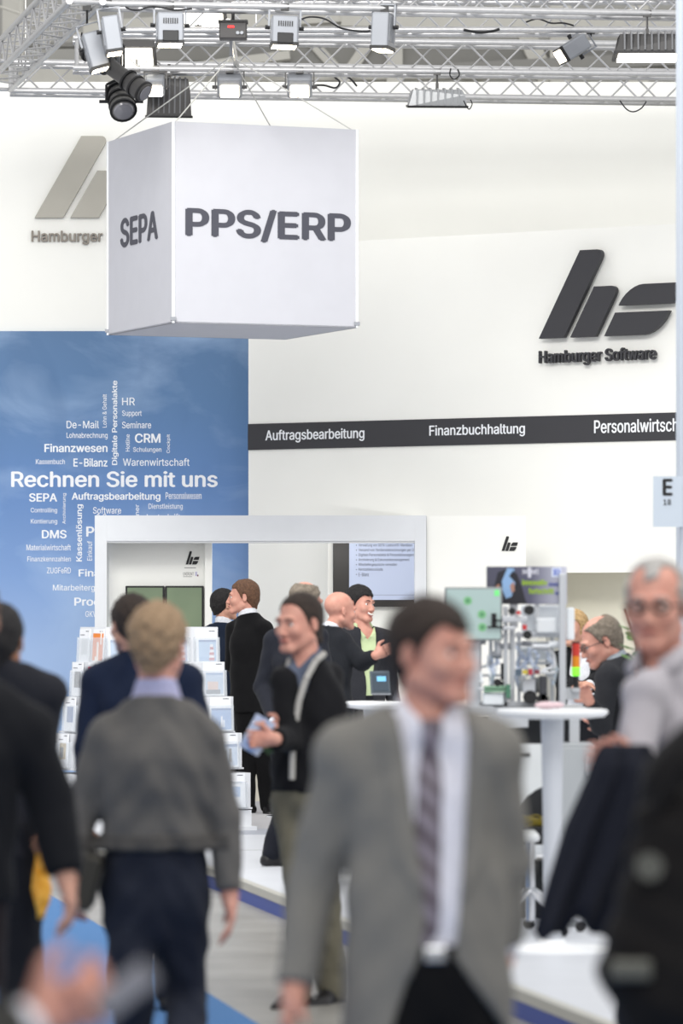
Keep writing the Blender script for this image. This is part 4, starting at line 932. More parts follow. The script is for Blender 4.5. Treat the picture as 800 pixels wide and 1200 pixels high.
HAIRM = {n_: mat('hair '+n_, c_, .7, noise=(60, d_, .8), bump=(90, .5)) for n_, c_, d_ in (('darkbrown', '#332720', '#211812'), ('black', '#1d1a1b', '#0f0d0e'), ('sandy', '#9d8468', '#7c644b'), ('brown', '#6a4c38', '#4b3325'), ('grey', '#a09a93', '#77716b'), ('silver', '#b9b6b2', '#8d8a86'), ('blond', '#c2a274', '#9d7d50'), ('greybrown', '#857a6c', '#5f564b'))}
def cloth(name, c, c2=None, b=.35): return mat('cloth '+name, c, .9, noise=(160, c2, .9) if c2 else (120, None, .1), bump=(9, b*.6), spec=.15, sheen=.04)
SHOE = mat('black leather shoe', '#151416', .35)

def person(sp):
    k = sp['k']; gz = sp.get('gz', 0.0); H = sp.get('H', 1.78); Y0 = F/k; rx = sp['root']; yaw = math.radians(sp.get('yaw', 0))
    root = Vector(((rx-400)*Y0/F, Y0, gz)); ro = np.array(root)
    t = thing('person', sp['label'], 'person', root)
    f = np.array([math.sin(yaw), -math.cos(yaw), 0.0]); a = np.array([math.cos(yaw), math.sin(yaw), 0.0]); flip = 1
    if a[0] < -1e-6: a = -a; flip = -1
    up_ = np.array([0, 0, 1.0]); J = {}
    def base(n_, lat_, z_, fw=0): J[n_] = a*lat_*H+f*fw*H+up_*z_*H
    base('hip', 0, .53); base('waist', 0, .61); base('chest', 0, .72); base('neck', 0, .835, -.006); base('head', 0, .932, .012)
    for s_, c_ in ((-1, 'l'), (1, 'r')):
        base('sh'+c_, s_*.106, .788); base('el'+c_, s_*.138, .625, -.02); base('wr'+c_, s_*.148, .485, .02)
        base('hp'+c_, s_*.050, .515); base('kn'+c_, s_*.055, .285, .01); base('an'+c_, s_*.058, .048, -.005)
    def PX(v): 
        px, py = v[0], v[1]; dy = v[2] if len(v) > 2 else 0; Y = Y0+dy; return np.array([(px-400)*Y/F, Y, EYE+(HOR-py)*Y/F])-ro
    given = sp.get('J', {})
    for n_, v in given.items(): J[n_] = PX(v)
    if 'hip' in given:
        for c_, s_ in (('l', -1), ('r', 1)):
            if 'hp'+c_ not in given: J['hp'+c_] = J['hip']+a*s_*.05*H-up_*.015*H
    if 'neck' in given or 'hip' in given:
        if 'chest' not in given: J['chest'] = J['hip']*.34+J['neck']*.66-f*.012*H
        if 'waist' not in given: J['waist'] = J['hip']*.72+J['neck']*.28
        for c_, s_ in (('l', -1), ('r', 1)):
            if 'sh'+c_ not in given: J['sh'+c_] = J['neck']+a*s_*.106*H-up_*.046*H
    hd = sp.get('head', {}); hs = hd.get('s', 1.0)*H/1.78; HR = rotm(math.radians(hd.get('yaw', sp.get('yaw', 0))), math.radians(hd.get('pitch', 0)), math.radians(hd.get('roll', 0)))
    if 'px' in hd: J['head'] = PX(hd['px'])
    HC = J['head']
    def hp(x, y, z): return HC+HR@np.array([x, y, z])*hs
    # hands
    hands = sp.get('hands', {}); HB = []
    for c_, s_ in (('l', -1), ('r', 1)):
        h = dict(hands.get(c_, {})); d = J['wr'+c_]-J['el'+c_]; d = d/np.linalg.norm(d)
        if 'dir' in h: d = np.array(h['dir'], float); d /= np.linalg.norm(d)
        th_ = np.array(h.get('thumb', f), float); th_ = th_-d*(th_@d); th_ /= np.linalg.norm(th_)+1e-9
        n_ = np.cross(d, th_); inw = np.array(h['palm'], float) if 'palm' in h else -a*s_
        if n_@inw < 0: n_ = -n_
        h.update(d=d, t=th_, n=n_, w=J['wr'+c_]); hands[c_] = h; cc = J['wr'+c_]+d*.09; HB.append((cc-.105, cc+.105))
    allp = np.array(list(J.values())); lo = allp.min(0)-.28; hi = allp.max(0)+.28; lo[2] = -.012; hi[2] = J['head'][2]+.2*hs
    g = sp.get('g', .0105); gf = sp.get('gf', .0065)
    fx = [(b0[0], b1[0]) for b0, b1 in HB] if sp.get('fine', True) else []; fy = [(b0[1], b1[1]) for b0, b1 in HB] if sp.get('fine', True) else []; fz = [(b0[2], b1[2]) for b0, b1 in HB] if sp.get('fine', True) else []
    if hd.get('fine', True):
        fx.append((HC[0]-.11, HC[0]+.11)); fy.append((HC[1]-.13, HC[1]+.12)); fz.append((HC[2]-.14*hs, HC[2]+.14*hs))
    B = Vol(axis_coords(lo[0], hi[0], g, fx, gf), axis_coords(lo[1], hi[1], g, fy, gf), axis_coords(lo[2], hi[2], g, fz, gf))
    flat = sp.get('flat', .62); Rt = np.stack([a, f, up_]); MT = np.diag([1, 1/flat, 1])@Rt; bw = sp.get('bulk', 1.0); hH = H/1.78
    def torso(v, grow, z_hem=None, kk=.05):
        q = bw*hH
        v.cone(J['hip'], J['waist'], (.150+grow)*q, (.138+grow)*q, kk, MT); v.cone(J['waist'], J['chest'], (.138+grow)*q, (.150+grow)*q, kk, MT)
        v.cone(J['chest'], J['chest']*.45+J['neck']*.55, (.150+grow)*q, (.10+grow)*q, kk, MT)
        for c_ in 'lr':
            v.cone(J['sh'+c_]*.95+J['neck']*.05, J['neck']*.85+J['sh'+c_]*.15+up_*.0, (.050+grow)*hH, (.052+grow)*hH, .05); v.cone(J['sh'+c_], J['chest']*.6+J['sh'+c_]*.4-up_*.03, (.050+grow), (.07+grow), .04)
    def arms(v, g1, g2, g3, upto=1.0, kk=.014, which='lr'):
        for c_ in which:
            v.cone(J['sh'+c_], J['el'+c_], (.050+g1)*bw*hH, (.040+g2)*hH, kk); e = J['el'+c_]; w_ = e+(J['wr'+c_]-e)*upto
            v.cone(e, w_, (.040+g2)*hH, (.027+g3)*hH, .02)
    def legs(v, g1, g2, g3, end=1.0):
        for c_ in 'lr':
            v.cone(J['hp'+c_], J['kn'+c_], (.084+g1)*bw*hH, (.055+g2)*hH, .035); kq = J['kn'+c_]; e = kq+(J['an'+c_]-kq)*end
            v.cone(kq, e, (.055+g2)*hH, (.037+g3)*hH, .02)
    # ---- skin body
    torso(B, -.022); arms(B, -.008, -.008, 0); legs(B, -.012, -.008, 0)
    B.cone(J['neck']-up_*.03, hp(0, .022, -.055), .060*hs*sp.get('neckw', 1), .054*hs*sp.get('neckw', 1), .03)
    for c_ in 'lr':       # feet
        fy_ = np.array(sp.get('foot_'+c_, f), float); an = J['an'+c_]; B.cone(an, an+fy_*.10-up_*.058, .030, .016, .012); B.cone(an, an-fy_*.02-up_*.048, .030, .022, .02)
    # head
    B.ell(hp(0, .018, .038), np.array([.077, .098, .086])*hs, HR, .02); B.ell(hp(0, -.030, -.022), np.array([.064, .066, .084])*hs, HR, .02)
    for s_ in (-1, 1): B.cone(hp(.050*s_, .005, -.055), hp(.016*s_, -.070, -.098), .024*hs, .018*hs, .02); B.ell(hp(.040*s_, -.068, -.028), np.array([.024, .020, .022])*hs, HR, .02)
    B.cone(hp(-.014, -.078, -.098), hp(.014, -.078, -.098), .019*hs, .019*hs, .015)
    for s_ in (-1, 1): B.ell(hp(.032*s_, -.100, .004), np.array([.018, .015, .012])*hs, HR, .012, 'sub')
    B.cone(hp(-.036, -.084, .021), hp(.036, -.084, .021), .012*hs, .012*hs, .012)
    B.cone(hp(0, -.090, .008), hp(0, -.110, -.036), .0075*hs, .0115*hs, .010)
    for s_ in (-1, 1): B.cone(hp(.020*s_, -.0835, .0125), hp(.042*s_, -.080, .0125), .0062*hs, .006*hs, .004)
    for s_ in (-1, 1): B.ell(hp(.013*s_, -.100, -.040), np.array([.010, .012, .008])*hs, HR, .006)
    B.ell(hp(0, -.090, -.066), np.array([.026, .012, .013])*hs, HR, .008)
    for s_ in (-1, 1): B.ell(hp(.080*s_, .012, -.006), np.array([.008, .016, .028])*hs, HR, .004); B.ell(hp(.087*s_, .008, -.004), np.array([.005, .010, .018])*hs, HR, .004, 'sub')
    # hands: palm, four fingers in two bends each, thumb from the side
    for c_ in 'lr':
        h = hands[c_]; w_, d, tt, nn = h['w'], h['d'], h['t'], h['n']; q = sp.get('hand_s', 1.0)*hH; cu_ = h.get('curl', .45)
        RH = np.stack([tt, nn, d], 1)
        B.cone(w_, w_+d*.03*q, .027*q, .026*q, .015); B.ell(w_+d*.055*q, np.array([.040, .016, .050])*q, RH, .015)
        for fi, (o_, L_) in enumerate(((.031, .078), (.0105, .086), (-.0105, .080), (-.031, .064))):
            b0 = w_+(d*.088+tt*o_*1.0)*q; sp_ = tt*o_*h.get('spread', .9)
            ang1 = cu_*(1+.08*fi); ang2 = cu_*2.1
            d1 = d*math.cos(ang1)+nn*math.sin(ang1)+sp_; d1 /= np.linalg.norm(d1); d2 = d*math.cos(ang2)+nn*math.sin(ang2)+sp_*.6; d2 /= np.linalg.norm(d2)
            m_ = b0+d1*L_*.5*q; B.cone(b0-d1*.02*q, m_, .0095*q, .0085*q, .004); B.cone(m_, m_+d2*L_*.5*q, .0085*q, .007*q, .003)
        b0 = w_+(d*.025+tt*.030)*q; td = d*.62+tt*.70+nn*.25; td /= np.linalg.norm(td); m_ = b0+td*.045*q; B.cone(b0, m_, .014*q, .011*q, .008)
        td2 = d*.85+tt*.15+nn*.45; td2 /= np.linalg.norm(td2); B.cone(m_, m_+td2*.034*q, .0105*q, .008*q, .004)
    sk = sp.get('skin', SKIN); link('body', vmesh(B, sk), t); del B
    # eyes, brows, lips
    if hd.get('face', True):
        e_ = G(); 
        for s_ in (-1, 1):
            o = G().ball(tuple(hp(.031*s_, -.0770, .001)), .0118*hs, 12).obj('eye', EYEW, t, True)
            G().ball(tuple(hp((.031*s_)+hd.get('gaze', 0), -.0855, .0005)), .0058*hs, 8).obj('iris', IRIS, o, True)
            G().tube([Vector(hp(.015*s_, -.0970, .0235)), Vector(hp(.032*s_, -.0975, .0255)), Vector(hp(.048*s_, -.0885, .0215))], .0030*hs, 6).obj('eyebrow', HAIRM[sp.get('brow', hd.get('hair', 'darkbrown'))], t)
        if hd.get('smile'):
            G().tube([Vector(hp(-.028, -.093, -.057)), Vector(hp(-.014, -.1015, -.066)), Vector(hp(.0, -.104, -.069)), Vector(hp(.014, -.1015, -.066)), Vector(hp(.028, -.093, -.057))], .0065*hs, 8).obj('teeth', TEETH, t)
            G().tube([Vector(hp(-.031, -.090, -.055)), Vector(hp(-.014, -.099, -.075)), Vector(hp(.0, -.102, -.079)), Vector(hp(.014, -.099, -.075)), Vector(hp(.031, -.090, -.055))], .0045*hs, 8).obj('lips', LIPS, t)
        else: G().tube([Vector(hp(-.022, -.095, -.066)), Vector(hp(-.008, -.1015, -.0645)), Vector(hp(.008, -.1015, -.0645)), Vector(hp(.022, -.095, -.066))], .0045*hs, 8).obj('lips', LIPS, t)
    # ---- hair: a shell over the skull cut along the hairline (head space)
    st = hd.get('style', 'short')
    if st:
        gl = .0055; X = np.arange(-.125, .126, gl); hv = Vol(X, np.arange(-.135, .16, gl), np.arange(-.26 if st == 'long' else -.14, .16, gl)); th = hd.get('thick', .010)
        hv.ell((0, .018, .038), (.077+th, .098+th, .086+th*1.25), None, .02); gx, gy, gz_ = hv.grid()
        hv.cone((0, .06, -.02), (0, .06, -.075), .055+th*.5, .040, .03)
        if st == 'tail': hv.cone((0, .10, .0), (0, .125, -.09), .024, .018, .02)
        if st == 'long': hv.cone((0, .04, .0), (0, .05, -.2), .085, .07, .03)
        nzv = .0035*np.sin(gx*190+gy*60)*np.sin(gy*150+gz_*45)+.003*np.sin(gx*85+1.3)*np.sin(gz_*110+gy*70); hv.F += nzv*hd.get('rough', .55)
        fr = hd.get('front', .068)          # height of the hairline over the brow
        line = np.interp(gy, [-.10, -.055, -.03, -.008, .02, .05, .09], [fr, fr-.006, .025, -.012, -.015, -.06, -.085])
        if st == 'long': line = np.where(gy > -.02, -.3, line)
        line = line+.008*np.sin(gx*130)*hd.get('rough', .55)*(gy < -.02)
        if hd.get('fringe'): line = line-.02*np.clip(1-np.abs(gx-hd['fringe']*.03)/.05, 0, 1)*(gy < -.04)
        hv.F = np.maximum(hv.F, (line-gz_)*.8)
        ear = np.sqrt(((np.abs(gx)-.085)/.022)**2+((gy-.008)/.020)**2+((gz_+.004)/.034)**2)-1; hv.F = np.maximum(hv.F, -ear*.02)
        if hd.get('bald'):                  # bare crown
            bz, by = hd['bald']; c = np.sqrt((gx/.062)**2+((gy-by)/.085)**2+((gz_-.125)/bz)**2)-1; hv.F = np.maximum(hv.F, -c*.04)
        if hd.get('recede'): c = np.sqrt(((np.abs(gx)-.048)/.030)**2+((gy+.06)/.05)**2+((gz_-.085)/.05)**2)-1; hv.F = np.maximum(hv.F, -c*.03)
        link('hair', vmesh(hv, HAIRM[hd.get('hair', 'darkbrown')], lambda V: HC+(V*hs)@HR.T), t)
    if hd.get('glasses'):
        gg = G()
        for s_ in (-1, 1):
            P = [Vector(hp(.032*s_+.023*math.cos(q), -.104, .0+.015*math.sin(q))) for q in [2*math.pi*i/14 for i in range(15)]]; gg.tube(P, .0022*hs*hd['glasses'], 6)
            gg.tube([Vector(hp(.055*s_, -.103, .004)), Vector(hp(.078*s_, -.06, .006)), Vector(hp(.083*s_, .01, .004))], .002*hs*hd['glasses'], 6)
        gg.tube([Vector(hp(-.010, -.106, .004)), Vector(hp(.010, -.106, .004))], .002*hs, 6); gg.obj('glasses', BLACK, t)
    # ---- clothes, all on one grid
    gc = sp.get('gc', .0125); ax_ = [np.arange(lo[i], hi[i] if i < 2 else J['neck'][2]+.12, gc) for i in range(3)]; ax_[2] = np.arange(0, J['neck'][2]+.14, gc)
    Cv = Vol(*ax_); X, Y, Z = Cv.grid()
    zc = np.array([J['hip'][2]-.6, J['hip'][2], J['waist'][2], J['chest'][2], J['neck'][2], J['neck'][2]+.4]); cs = np.array([J['hip'], J['hip'], J['waist'], J['chest'], J['neck'], J['neck']])
    o_ = np.argsort(zc); CX = np.interp(Z, zc[o_], cs[o_, 0]); CY = np.interp(Z, zc[o_], cs[o_, 1]); fu = (X-CX)*a[0]+(Y-CY)*a[1]; fv = (X-CX)*f[0]+(Y-CY)*f[1]
    fold = (.0028*np.sin(X*46+Z*17+Y*9)*np.sin(Z*11-X*9+1)+.0018*np.sin(Z*48+np.abs(fu)*55)*np.sin(Y*30+X*21))*sp.get('fold', 1)
    def sph(c, r): return np.sqrt((X-c[0])**2+(Y-c[1])**2+(Z-c[2])**2)-r
    # trousers
    T = Cv.like(); T.cone(J['hip'], J['waist']*.5+J['hip']*.5, .150*bw*hH, .141*bw*hH, .05, MT); T.cone(J['hip'], J['waist'], .150*bw*hH, .142*bw*hH, .05, MT); tw = sp.get('trouser_w', 0); legs(T, .004+tw, .012+tw, .024+tw, 1.02)
    zb = J['hip'][2]+sp.get('belt', .085); T.F = np.maximum(T.F+fold*1.3, Z-zb); link('trousers', vmesh(T, sp.get('trousers', cloth('charcoal trousers', '#1e1f24'))), t)
    if sp.get('beltline'):
        Bt = Cv.like(); Bt.F = np.maximum(T.F*0+np.minimum(T.F, 9)-.006, np.abs(Z-(zb-.018))-.02); Tb = Cv.like(); Tb.cone(J['hip'], J['waist'], .155*bw*hH, .149*bw*hH, .05, MT); Bt.F = np.maximum(Tb.F-.004, np.abs(Z-(zb-.014))-.019)
        link('belt', vmesh(Bt, BLACK), t)
        c = J['hip']+f*(.158*bw*hH*flat+.008); c = np.array([c[0], c[1], zb-.014]); Rb = Matrix.Rotation(math.atan2(a[1], a[0]), 4, 'Z'); Rb.translation = Vector(c); G().box((-.024, -.012, -.017), (.024, .004, .017), Rb, bev=.004).obj('belt_buckle', STEEL, t)
    # shoes
    for c_ in 'lr':
        fy_ = np.array(sp.get('foot_'+c_, f), float); fy_ /= np.linalg.norm(fy_); an = J['an'+c_]; sl_ = Vol(*[np.arange(an[i]-.25, an[i]+.25, .010) for i in (0, 1)], np.arange(an[2]-.12, an[2]+.10, .010))
        fl = an-up_*.076; tilt = sp.get('tilt_'+c_, 0); toe = fl+fy_*.185*math.cos(tilt)-up_*.185*math.sin(tilt)
        sl_.cone(an+up_*.0, fl-fy_*.035+up_*.026, .042, .036, .03); sl_.cone(an-up_*.01+fy_*.02, fl+fy_*.10+up_*.02, .038, .036, .03); sl_.cone(fl-fy_*.03+up_*.026, fl+(toe-fl)*.6+up_*.014, .036, .043, .03); sl_.cone(fl+(toe-fl)*.6+up_*.014, toe+up_*.010, .043, .030, .03)
        dd_ = toe-fl; nn_ = np.cross(np.cross(dd_, up_), dd_); nn_ /= np.linalg.norm(nn_); gx, gy, gz_ = sl_.grid(); pl = (gx-fl[0])*nn_[0]+(gy-fl[1])*nn_[1]+(gz_-fl[2])*nn_[2]
        sl_.F = np.maximum(sl_.F, -(pl+.006)); link('shoe', vmesh(sl_, sp.get('shoe', SHOE)), t)
    top = sp.get('top', 'suit'); hem = J['hip'][2]+sp.get('hem', -.10)
    def collar(v, r0, h0, h1, kk=.02): v.cone(J['neck']+up_*h0, J['neck']*.6+hp(0, .022, -.055)*.4+up_*h1, r0[0]*hs, r0[1]*hs, kk)
    if top in ('suit', 'shirt', 'cardigan', 'sweater'):
        Sh = Cv.like(); torso(Sh, -.004 if top != 'shirt' else .006); collar(Sh, (.075, .066), -.01, .012)
        if top == 'shirt' or sp.get('cuffs', True): arms(Sh, .004, .004 if top != 'shirt' else .012, .010 if top != 'shirt' else .014, .98)
        Sh.F = np.maximum(Sh.F+(fold if top == 'shirt' else fold*.5), (J['hip'][2]+sp.get('shirt_hem', .03))-Z)
        vn = sp.get('vneck', .028); ft = (fv-.0) ; cut = np.maximum(np.abs(fu)-np.clip((Z-(J['neck'][2]-sp.get('open', .02)))*.75, 0, .06), -(fv-.01)); Sh.F = np.maximum(Sh.F, -cut)
        Sh.F = np.maximum(Sh.F, Z-(J['neck'][2]+.062-fv*.35)); link('shirt', vmesh(Sh, sp.get('shirt', cloth('white shirt', '#e6e8f0'))), t)
        if sp.get('tie'):
            ti = Cv.like(); zt_ = J['neck'][2]+.012; zt1 = J['hip'][2]+sp.get('tie_end', .10)
            wd = np.interp(Z, [zt1-.05, zt1, zt1+.35, zt_-.055, zt_-.05, zt_], [0, .034, .028, .017, .021, .026]); tmp = Cv.like(); torso(tmp, .002); collar(tmp, (.08, .07), -.01, .0)
            u0 = np.interp(Z, [zt1, zt_], [sp.get('tie_off', 0), 0]); ti.F = np.maximum(np.maximum(np.maximum(tmp.F-.006, np.abs(fu-u0)-wd), np.maximum(Z-zt_, (zt1-.05)-Z)), -(fv-.02)); link('tie', vmesh(ti, sp['tie']), t)
    m_top = sp.get('cloth', cloth('black suit', '#17181b'))
    if top != 'shirt':
        Jk = Cv.like(); gr = {'suit': .014, 'sweater': .012, 'cardigan': .010, 'coat': .024}[top]; torso(Jk, gr)
        q = bw*hH; Jk.cone(np.array([J['hip'][0], J['hip'][1], hem]), J['waist'], (.156+gr+sp.get('flare', 0))*q, (.134+gr)*q, .05, MT)
        if top in ('suit', 'coat'):
            for c_ in 'lr': Jk.cone(J['sh'+c_]+up_*.006, J['neck']*.5+J['sh'+c_]*.5+up_*.012, .058*hH, .05*hH, .03)
        Jk.F = np.maximum(Jk.F, hem-Z)
        collar(Jk, (.084, .078) if top != 'cardigan' else (.078, .072), -.02, -.012)
        Jk.F = Jk.F+fold*(1.4 if top != 'suit' else 1.0)
        nk = J['neck'][2]
        if sp.get('cut'):
            zs_, ws_, us_ = zip(*[(J['hip'][2]+c_[0], c_[1], c_[2] if len(c_) > 2 else 0) for c_ in sp['cut']]); W_ = np.interp(Z, zs_, ws_); U0 = np.interp(Z, zs_, us_); side = np.abs(fu-U0)-W_
            lw = sp.get('lapel', .05)
            if lw: zl = J['hip'][2]+sp.get('lapel_to', .2); lwz = lw*np.clip((Z-zl)/.10, 0, 1)*np.clip((nk+.02-Z)/.05+.3, 0, 1); lap = np.maximum(np.maximum(Jk.F-.008, side-lwz), np.maximum(-(fv-.02), zl-Z)); Jk.F = np.minimum(Jk.F, lap)
            Jk.F = np.maximum(Jk.F, -np.maximum(side, -(fv+.0+np.where(Z > nk-.02, .03, 0)))*.9)
        else:
            Jk.F = np.maximum(Jk.F, -np.maximum(np.abs(fu)-np.clip((Z-(nk-sp.get('open2', .0)))*.9+.0, 0, .07), -(fv-.0))*.9)
        ga = (.014, .018, .020) if top != 'coat' else (.022, .026, .028)
        for c_ in 'lr':
            Aj = Cv.like(); arms(Aj, *ga, .97, which=c_); e = J['el'+c_]; w_ = J['wr'+c_]; dn = (w_-e)/np.linalg.norm(w_-e); pl = (X-w_[0])*dn[0]+(Y-w_[1])*dn[1]+(Z-w_[2])*dn[2]
            Aj.F = np.where(sph(w_, .11) < 0, np.maximum(Aj.F+fold, pl+.012), Aj.F+fold); Jk.F = smin(Jk.F, Aj.F, .018)
        Jk.F = np.maximum(Jk.F, Z-(nk+sp.get('collar_h', .035)-fv*.3))
        nm = {'suit': 'jacket', 'sweater': 'pullover', 'cardigan': 'cardigan', 'coat': 'coat'}[top]; jo = link(nm, vmesh(Jk, m_top), t)
        if sp.get('trim'):          # pale band along the opening
            tr = Cv.like(); tr.F = np.maximum(np.maximum(Jk.F-.006, np.maximum(side-.026, -(side-.001))), np.maximum(np.maximum(-(fv-.0), Z-J['neck'][2]+.03), J['hip'][2]+.12-Z)); link('trim_band', vmesh(tr, sp['trim']), t)
        if top == 'sweater':
            rb_ = Cv.like(); rb_.F = np.maximum(Jk.F-.004-.002*np.sin(np.arctan2(fu, fv)*70), np.maximum(Z-hem-.055, hem-.004-Z)); rb_.F = np.where(np.abs(fu) < .235*q, rb_.F, .1); link('ribbed_hem', vmesh(rb_, sp.get('rib', m_top)), t)
        if sp.get('buttons'):
            for zb_, ub in sp['buttons']:
                z_ = J['hip'][2]+zb_; c = np.array([np.interp(z_, zc[o_], cs[o_, 0]), np.interp(z_, zc[o_], cs[o_, 1]), z_])+a*ub+f*(.165*q*flat+.026); G().ball(tuple(c), .009, 10).obj('button', BLACK, t, True)
    t['_j'] = 0; del t['_j']
    return t, J, ro, hp, f, a

# ------------------------------------------------------------------ the people
def PW(px, py, k, dy=0): return pt(px, py, F/k+dy)
GREYJ = cloth('mid grey tweed', '#817f7a', '#73716c'); BLK = cloth('black suit', '#1a1b1e'); NAVY = cloth('navy jacket', '#1a2338'); CHAR = cloth('charcoal jacket', '#33353a', '#292b30'); DKB = cloth('dark blue black coat', '#1c1e28')
TIE = bpy.data.materials.new('striped tie'); TIE.use_nodes = True; nt = TIE.node_tree; b = nt.nodes['Principled BSDF']; b.inputs['Roughness'].default_value = .5
tc = nt.nodes.new('ShaderNodeTexCoord'); wv = nt.nodes.new('ShaderNodeTexWave'); wv.wave_type = 'BANDS'; wv.bands_direction = 'DIAGONAL'; wv.inputs['Scale'].default_value = 9; wv.inputs['Distortion'].default_value = .6
cr = nt.nodes.new('ShaderNodeValToRGB'); cr.color_ramp.elements[0].color = srgb('#5a5058'); cr.color_ramp.elements[1].color = srgb('#857d88'); cr.color_ramp.elements[0].position = .4; cr.color_ramp.elements[1].position = .6
nt.links.new(tc.outputs['Object'], wv.inputs['Vector']); nt.links.new(wv.outputs['Fac'], cr.inputs['Fac']); nt.links.new(cr.outputs['Color'], b.inputs['Base Color'])

# man in the grey jacket, walking toward the camera and looking to the right
person(dict(label='man in grey jacket, white shirt and striped tie walking toward the camera', k=520, root=492, H=1.75, yaw=8, g=.0095, gf=.007, gc=.010, bulk=1.03,
    J=dict(hip=(500, 1130), neck=(500, 848), shl=(404, 884), shr=(578, 880), ell=(368, 1030, .05), wrl=(345, 1160, -.03), elr=(592, 1010, .08), wrr=(590, 1110, .13),
           knl=(478, 1380, -.03), anl=(470, 1575, -.10), knr=(535, 1385, .05), anr=(540, 1580, .22)),
    head=dict(px=(508, 766, -.02), yaw=47, pitch=0, hair='darkbrown', style='short', thick=.011, front=.068, s=.99, fringe=.4),
    hands=dict(l=dict(curl=.5), r=dict(curl=.3)), tie=TIE, tie_end=.085, tie_off=-.02, shirt=cloth('white dress shirt', '#eeeef8'), shirt_hem=-.02, trousers=cloth('black trousers', '#131315'), beltline=True, belt=.045,
    cloth=GREYJ, hem=-.24, flare=.042, cut=[(-.25, .155, .055), (-.135, .13, .035), (-.038, .075, .012), (.02, .042, .005), (.096, .038, .018), (.25, .052, .018), (.442, .068, .012), (.52, .076, .008), (.58, .078, .0)], lapel=.052, lapel_to=.14, skin=SKIN2))
# man in the grey pullover seen from behind
P2 = person(dict(label='man in grey pullover and dark jeans walking away, seen from behind', k=360, root=185, H=1.76, yaw=180, g=.010, gf=.0075, gc=.011, bulk=1.06, flat=.66,
    J=dict(hip=(182, 1042), neck=(183, 822), shl=(124, 868), shr=(241, 868), ell=(97, 950, .02), wrl=(84, 1030, -.03), elr=(262, 955, .02), wrr=(269, 1048, -.02), knl=(158, 1160, -.05), anl=(155, 1300, .15), knr=(218, 1165, .1), anr=(220, 1290, -.25)),
    head=dict(px=(186, 757), yaw=165, hair='sandy', style='short', thick=.014, front=.06, rough=1.1, s=1.06), hands=dict(l=dict(curl=.7), r=dict(curl=.35, spread=1.3)),
    top='sweater', cloth=cloth('grey knit pullover', '#615f5d', '#575553'), rib=cloth('grey knit pullover rib', '#504e4c'), hem=.13, cuffs=False, shirt_hem=.2, fold=1.7, shirt=cloth('lavender shirt', '#b4b4d4'), collar_h=.0, trousers=cloth('dark blue jeans', '#262a36', '#1e212b'), skin=SKIN2, belt=.16))
bg = PW(106, 1032, 360, .02); t = thing('folder_case', 'dark brown document case held down by the man in the grey pullover', 'case', bg)
G().box((-.028, -.16, -.09), (.028, .14, .09), Matrix.Rotation(.25, 4, 'Y'), bev=.012).obj('case_body', mat('dark olive leather', '#2e2b24', .6), t); G().tube([(-.01, -.06, .085), (-.03, -.05, .12), (-.035, .0, .125), (-.03, .03, .12), (-.01, .05, .085)], .007).obj('handle', BLACK, t)
# man in navy behind the pullover man
person(dict(label='dark-haired man in a navy jacket standing before the brochure stand, seen from behind', k=275, root=172, H=1.80, yaw=172, gc=.0125, bulk=1.08, J=dict(neck=(166, 776), hip=(172, 930)),
    head=dict(px=(153, 733), yaw=205, hair='darkbrown', thick=.012, s=1.0), cloth=NAVY, trousers=cloth('dark trousers', '#20222a'), hem=-.12, shirt=cloth('pale blue shirt', '#c3cbe0')))
# two men at the left edge
P4 = person(dict(label='man in a dark coat at the left edge walking away, his arm hanging', k=420, root=-38, H=1.80, yaw=178, g=.011, gf=.008, gc=.0125, bulk=1.0, flat=.7,
    J=dict(hip=(-64, 1030), neck=(-46, 806), shl=(-118, 846), shr=(32, 858), elr=(58, 932, .02), wrr=(77, 1028, -.03), knr=(-24, 1180, -.05)), head=dict(yaw=180, hair='brown'), top='coat', cloth=cloth('dark charcoal coat', '#191a1e'), hem=-.06, trousers=cloth('brown black trousers', '#241f22')))
P5 = person(dict(label='dark-haired man at the left edge beside the sky print, seen from behind', k=330, root=-6, H=1.79, yaw=170, g=.011, gf=.008, gc=.0125,
    J=dict(elr=(46, 890, .02), wrr=(52, 950, -.12)), head=dict(px=(-1, 752), yaw=175, hair='black', front=.05, s=1.04), cloth=cloth('dark grey jacket', '#26272d'), skin=SKIN3, hem=-.12))
# yellow bag hanging from his hand
c = PW(51, 957, 330, -.12); t = thing('yellow_bag', 'crumpled yellow plastic bag on a white strap hanging at the left', 'bag', c)
V = []; Fc = []; rr = random.Random(5); kk = 1/330.
for j in range(13):
    q = j/12; zc_ = -(975-966+q*110)*kk; cx_ = (50-48-q*6)*kk+.004*math.sin(q*9); w_ = (7+3.5*math.sin(q*3.1)+2*math.sin(q*11))*kk*(1 if q < .9 else .8)
    for i in range(12): th_ = 2*math.pi*i/12; V.append((cx_+w_*math.cos(th_)+rr.uniform(-.003, .003), .022*math.sin(th_)*(1+.3*math.sin(q*14+i)), zc_+(i == 0)*.0))
for j in range(12):
    for i in range(12): Fc.append((j*12+i, j*12+(i+1) % 12, (j+1)*12+(i+1) % 12, (j+1)*12+i))
Fc += [tuple(range(12))[::-1], tuple(range(144, 156))]
link('bag_body', mesh(V, Fc, True, mat('yellow plastic', '#e6991c', .35, noise=(25, '#efbc55', .7), bump=(30, .6))), t)
g = G(); g.tube([(.004, 0, .02), (-.012, -.01, -.0), (0, 0, -.03)], .006); g.tube([(.012, 0, .02), (.02, .01, .0), (.01, 0, -.03)], .006); g.obj('strap', mat('white plastic strap', '#dfe2e6', .4), t)
